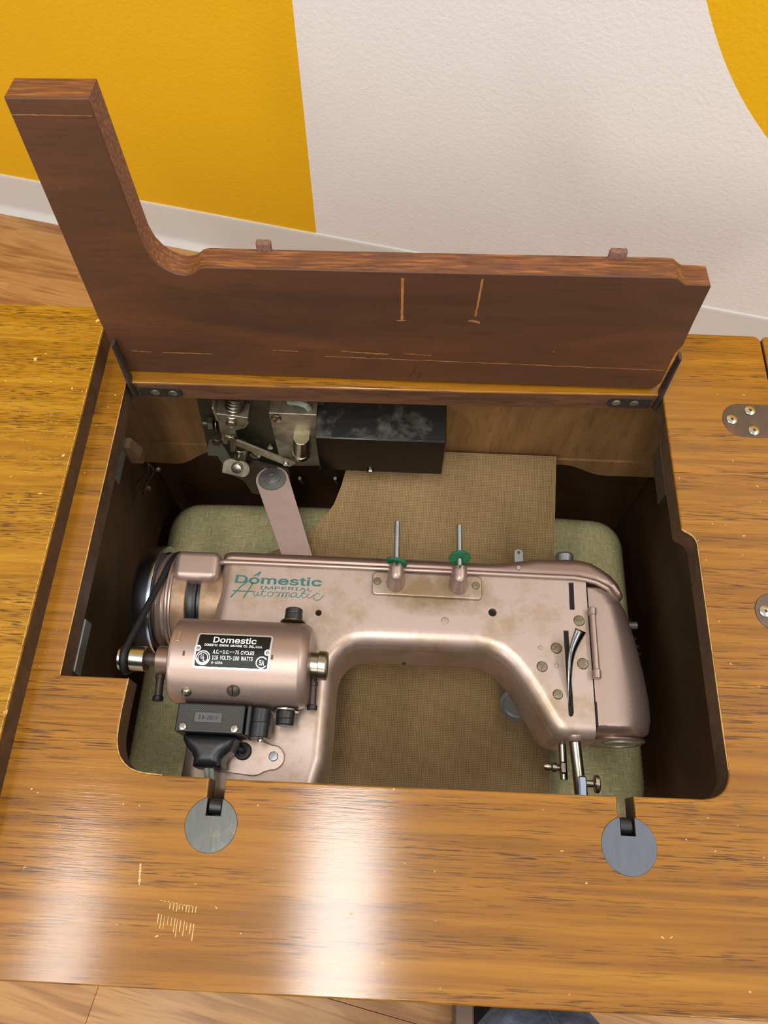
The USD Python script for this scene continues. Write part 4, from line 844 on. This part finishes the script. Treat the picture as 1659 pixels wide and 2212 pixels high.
obj('socket_barrel', cat_(cyl(.0072, (-.0938, .1020, .7315), (-.0938, .0920, .7315)), cyl(.0076, (-.0938, .0922, .7315), (-.0938, .0815, .7315)), box(-.1000, -.0868, .0830, .1015, .715, .728, .001)), 'black_plastic', pp)
obj('screw', screw(.0020, .002, (-.0928, .0812, .7270), (0, -1, 0), slot=False), 'nickel', pp)
pbp = arcpoly([(-.1478, .0818), (-.1096, .0818), (-.1096, .0765), (-.1120, .0715), (-.1160, .0680), (-.1176, .0650), (-.1170, .0595), (-.1380, .0595), (-.1380, .0655), (-.1400, .0690), (-.1445, .0730), (-.1475, .0780)], .0012)
obj('plug_body', solid(pbp, .7395, .716, .0075, h=.0014), 'black_plastic', pp, 40, 'smooth waisted plug body')
cord = lambda dx, dz: tube(spline([(-.1290 + dx, .0610, .727), (-.1287 + dx, .0560, .7255), (-.1285 + dx, .0500, .7200 + dz), (-.1320 + dx, .0445, .7130 + dz), (-.1480 + dx, .0430, .7110 + dz), (-.1660 + dx, .0430, .700 + dz), (-.1700 + dx, .0440, .660)], 7), .0020, 10)
obj('power_cord', cat_(cord(0, 0), cord(.0034, .0022)), 'cable_grey', pp, True)

# ------------------------------------------------------------------ stool stored in the knee space
st = thing('vinyl_stool', 'low stool with an olive woven-vinyl padded seat stored under the machine', 'stool', (-.005, .20, .078))
seat = rrect(-.2700, .2680, .055, .3870, .035)
obj('seat_cushion', solid(seat, .498, .430, .022, h=.006, lift=lambda x, y: -.010 * ((x + .001) / .27) ** 4), 'woven_vinyl', st, True, 'puffy olive basket-weave vinyl cushion')
obj('seat_frame', box(-.250, .248, .075, .367, .395, .4295, .003), 'dark_core', st, False)
for x in (-.225, .223):
    for y in (.095, .345): obj('leg', tube([(x, y, .3949), (x, y, .0785)], [.017, .011], 14), 'dark_core', st)

# ------------------------------------------------------------------ photographer's legs in jeans
pe = thing('person', 'person in faded blue jeans standing at the front of the cabinet', 'person', (.10, -.30, 0))
def chain(js):
    out = []
    for (p, r), (p2, r2) in zip(js[:-1], js[1:]): out.append(m3.Manifold.batch_hull([m3.Manifold.sphere(r, 28).translate(tuple(p)), m3.Manifold.sphere(r2, 28).translate(tuple(p2))]))
    return out
parts = chain([((.175, -.335, .98), .105), ((.168, -.255, .74), .088), ((.1500, -.168, .50), .076), ((.1520, -.235, .30), .066), ((.1530, -.330, .10), .062)])
parts += chain([((.010, -.36, .98), .105), ((-.040, -.41, .72), .086), ((-.060, -.43, .50), .074), ((-.065, -.47, .30), .068), ((-.07, -.52, .10), .064)])
parts += [m3.Manifold.batch_hull([m3.Manifold.sphere(.10, 28).translate((x, -.35, z)) for x in (.02, .165) for z in (.95, 1.06)])]
bd = m3.Manifold.batch_boolean(parts, m3.OpType.Add).refine_to_length(.018)
bd = tm(bd); bd.merge_vertices(); trimesh.smoothing.filter_taubin(bd, iterations=20)
nrm = bd.vertex_normals; bd.vertices = bd.vertices + nrm * ((meshkit.fbm(bd.vertices * [18, 18, 30], 3, 5) - .5) * .016)[:, None]
obj('jeans', bd, 'denim', pe, True)
seam = [(.150, -.112, z) for z in np.linspace(.62, .36, 9)]
from scipy.spatial import cKDTree
tr_ = cKDTree(bd.vertices); sp = [bd.vertices[tr_.query((.1475, -.08, z))[1]] for k, z in enumerate(np.linspace(.60, .36, 14))]
sp = np.array(sp); sp[:, 0] = np.linspace(.1440, .1480, len(sp)); sp[:, 1] += .0015
obj('seam', tube(spline(sp[::2], 4), .0022, 8), 'denim_seam', pe, True)
for x, y in ((.153, -.330), (-.07, -.52)):
    s = tm(m3.Manifold.batch_hull([m3.Manifold.sphere(.045, 24).scale((1, 1, .8)).translate((x, y - .03, .042)), m3.Manifold.sphere(.05, 24).scale((1, 1.1, .6)).translate((x, y + .12, .036)), m3.Manifold.sphere(.05, 20).translate((x, y, .085)), m3.Manifold.cylinder(.006, .046, .046, 24).translate((x, y + .12, .0005)), m3.Manifold.cylinder(.006, .040, .040, 24).translate((x, y - .03, .0005))]))
    obj('shoe', s, 'shoe_black', pe, 40)
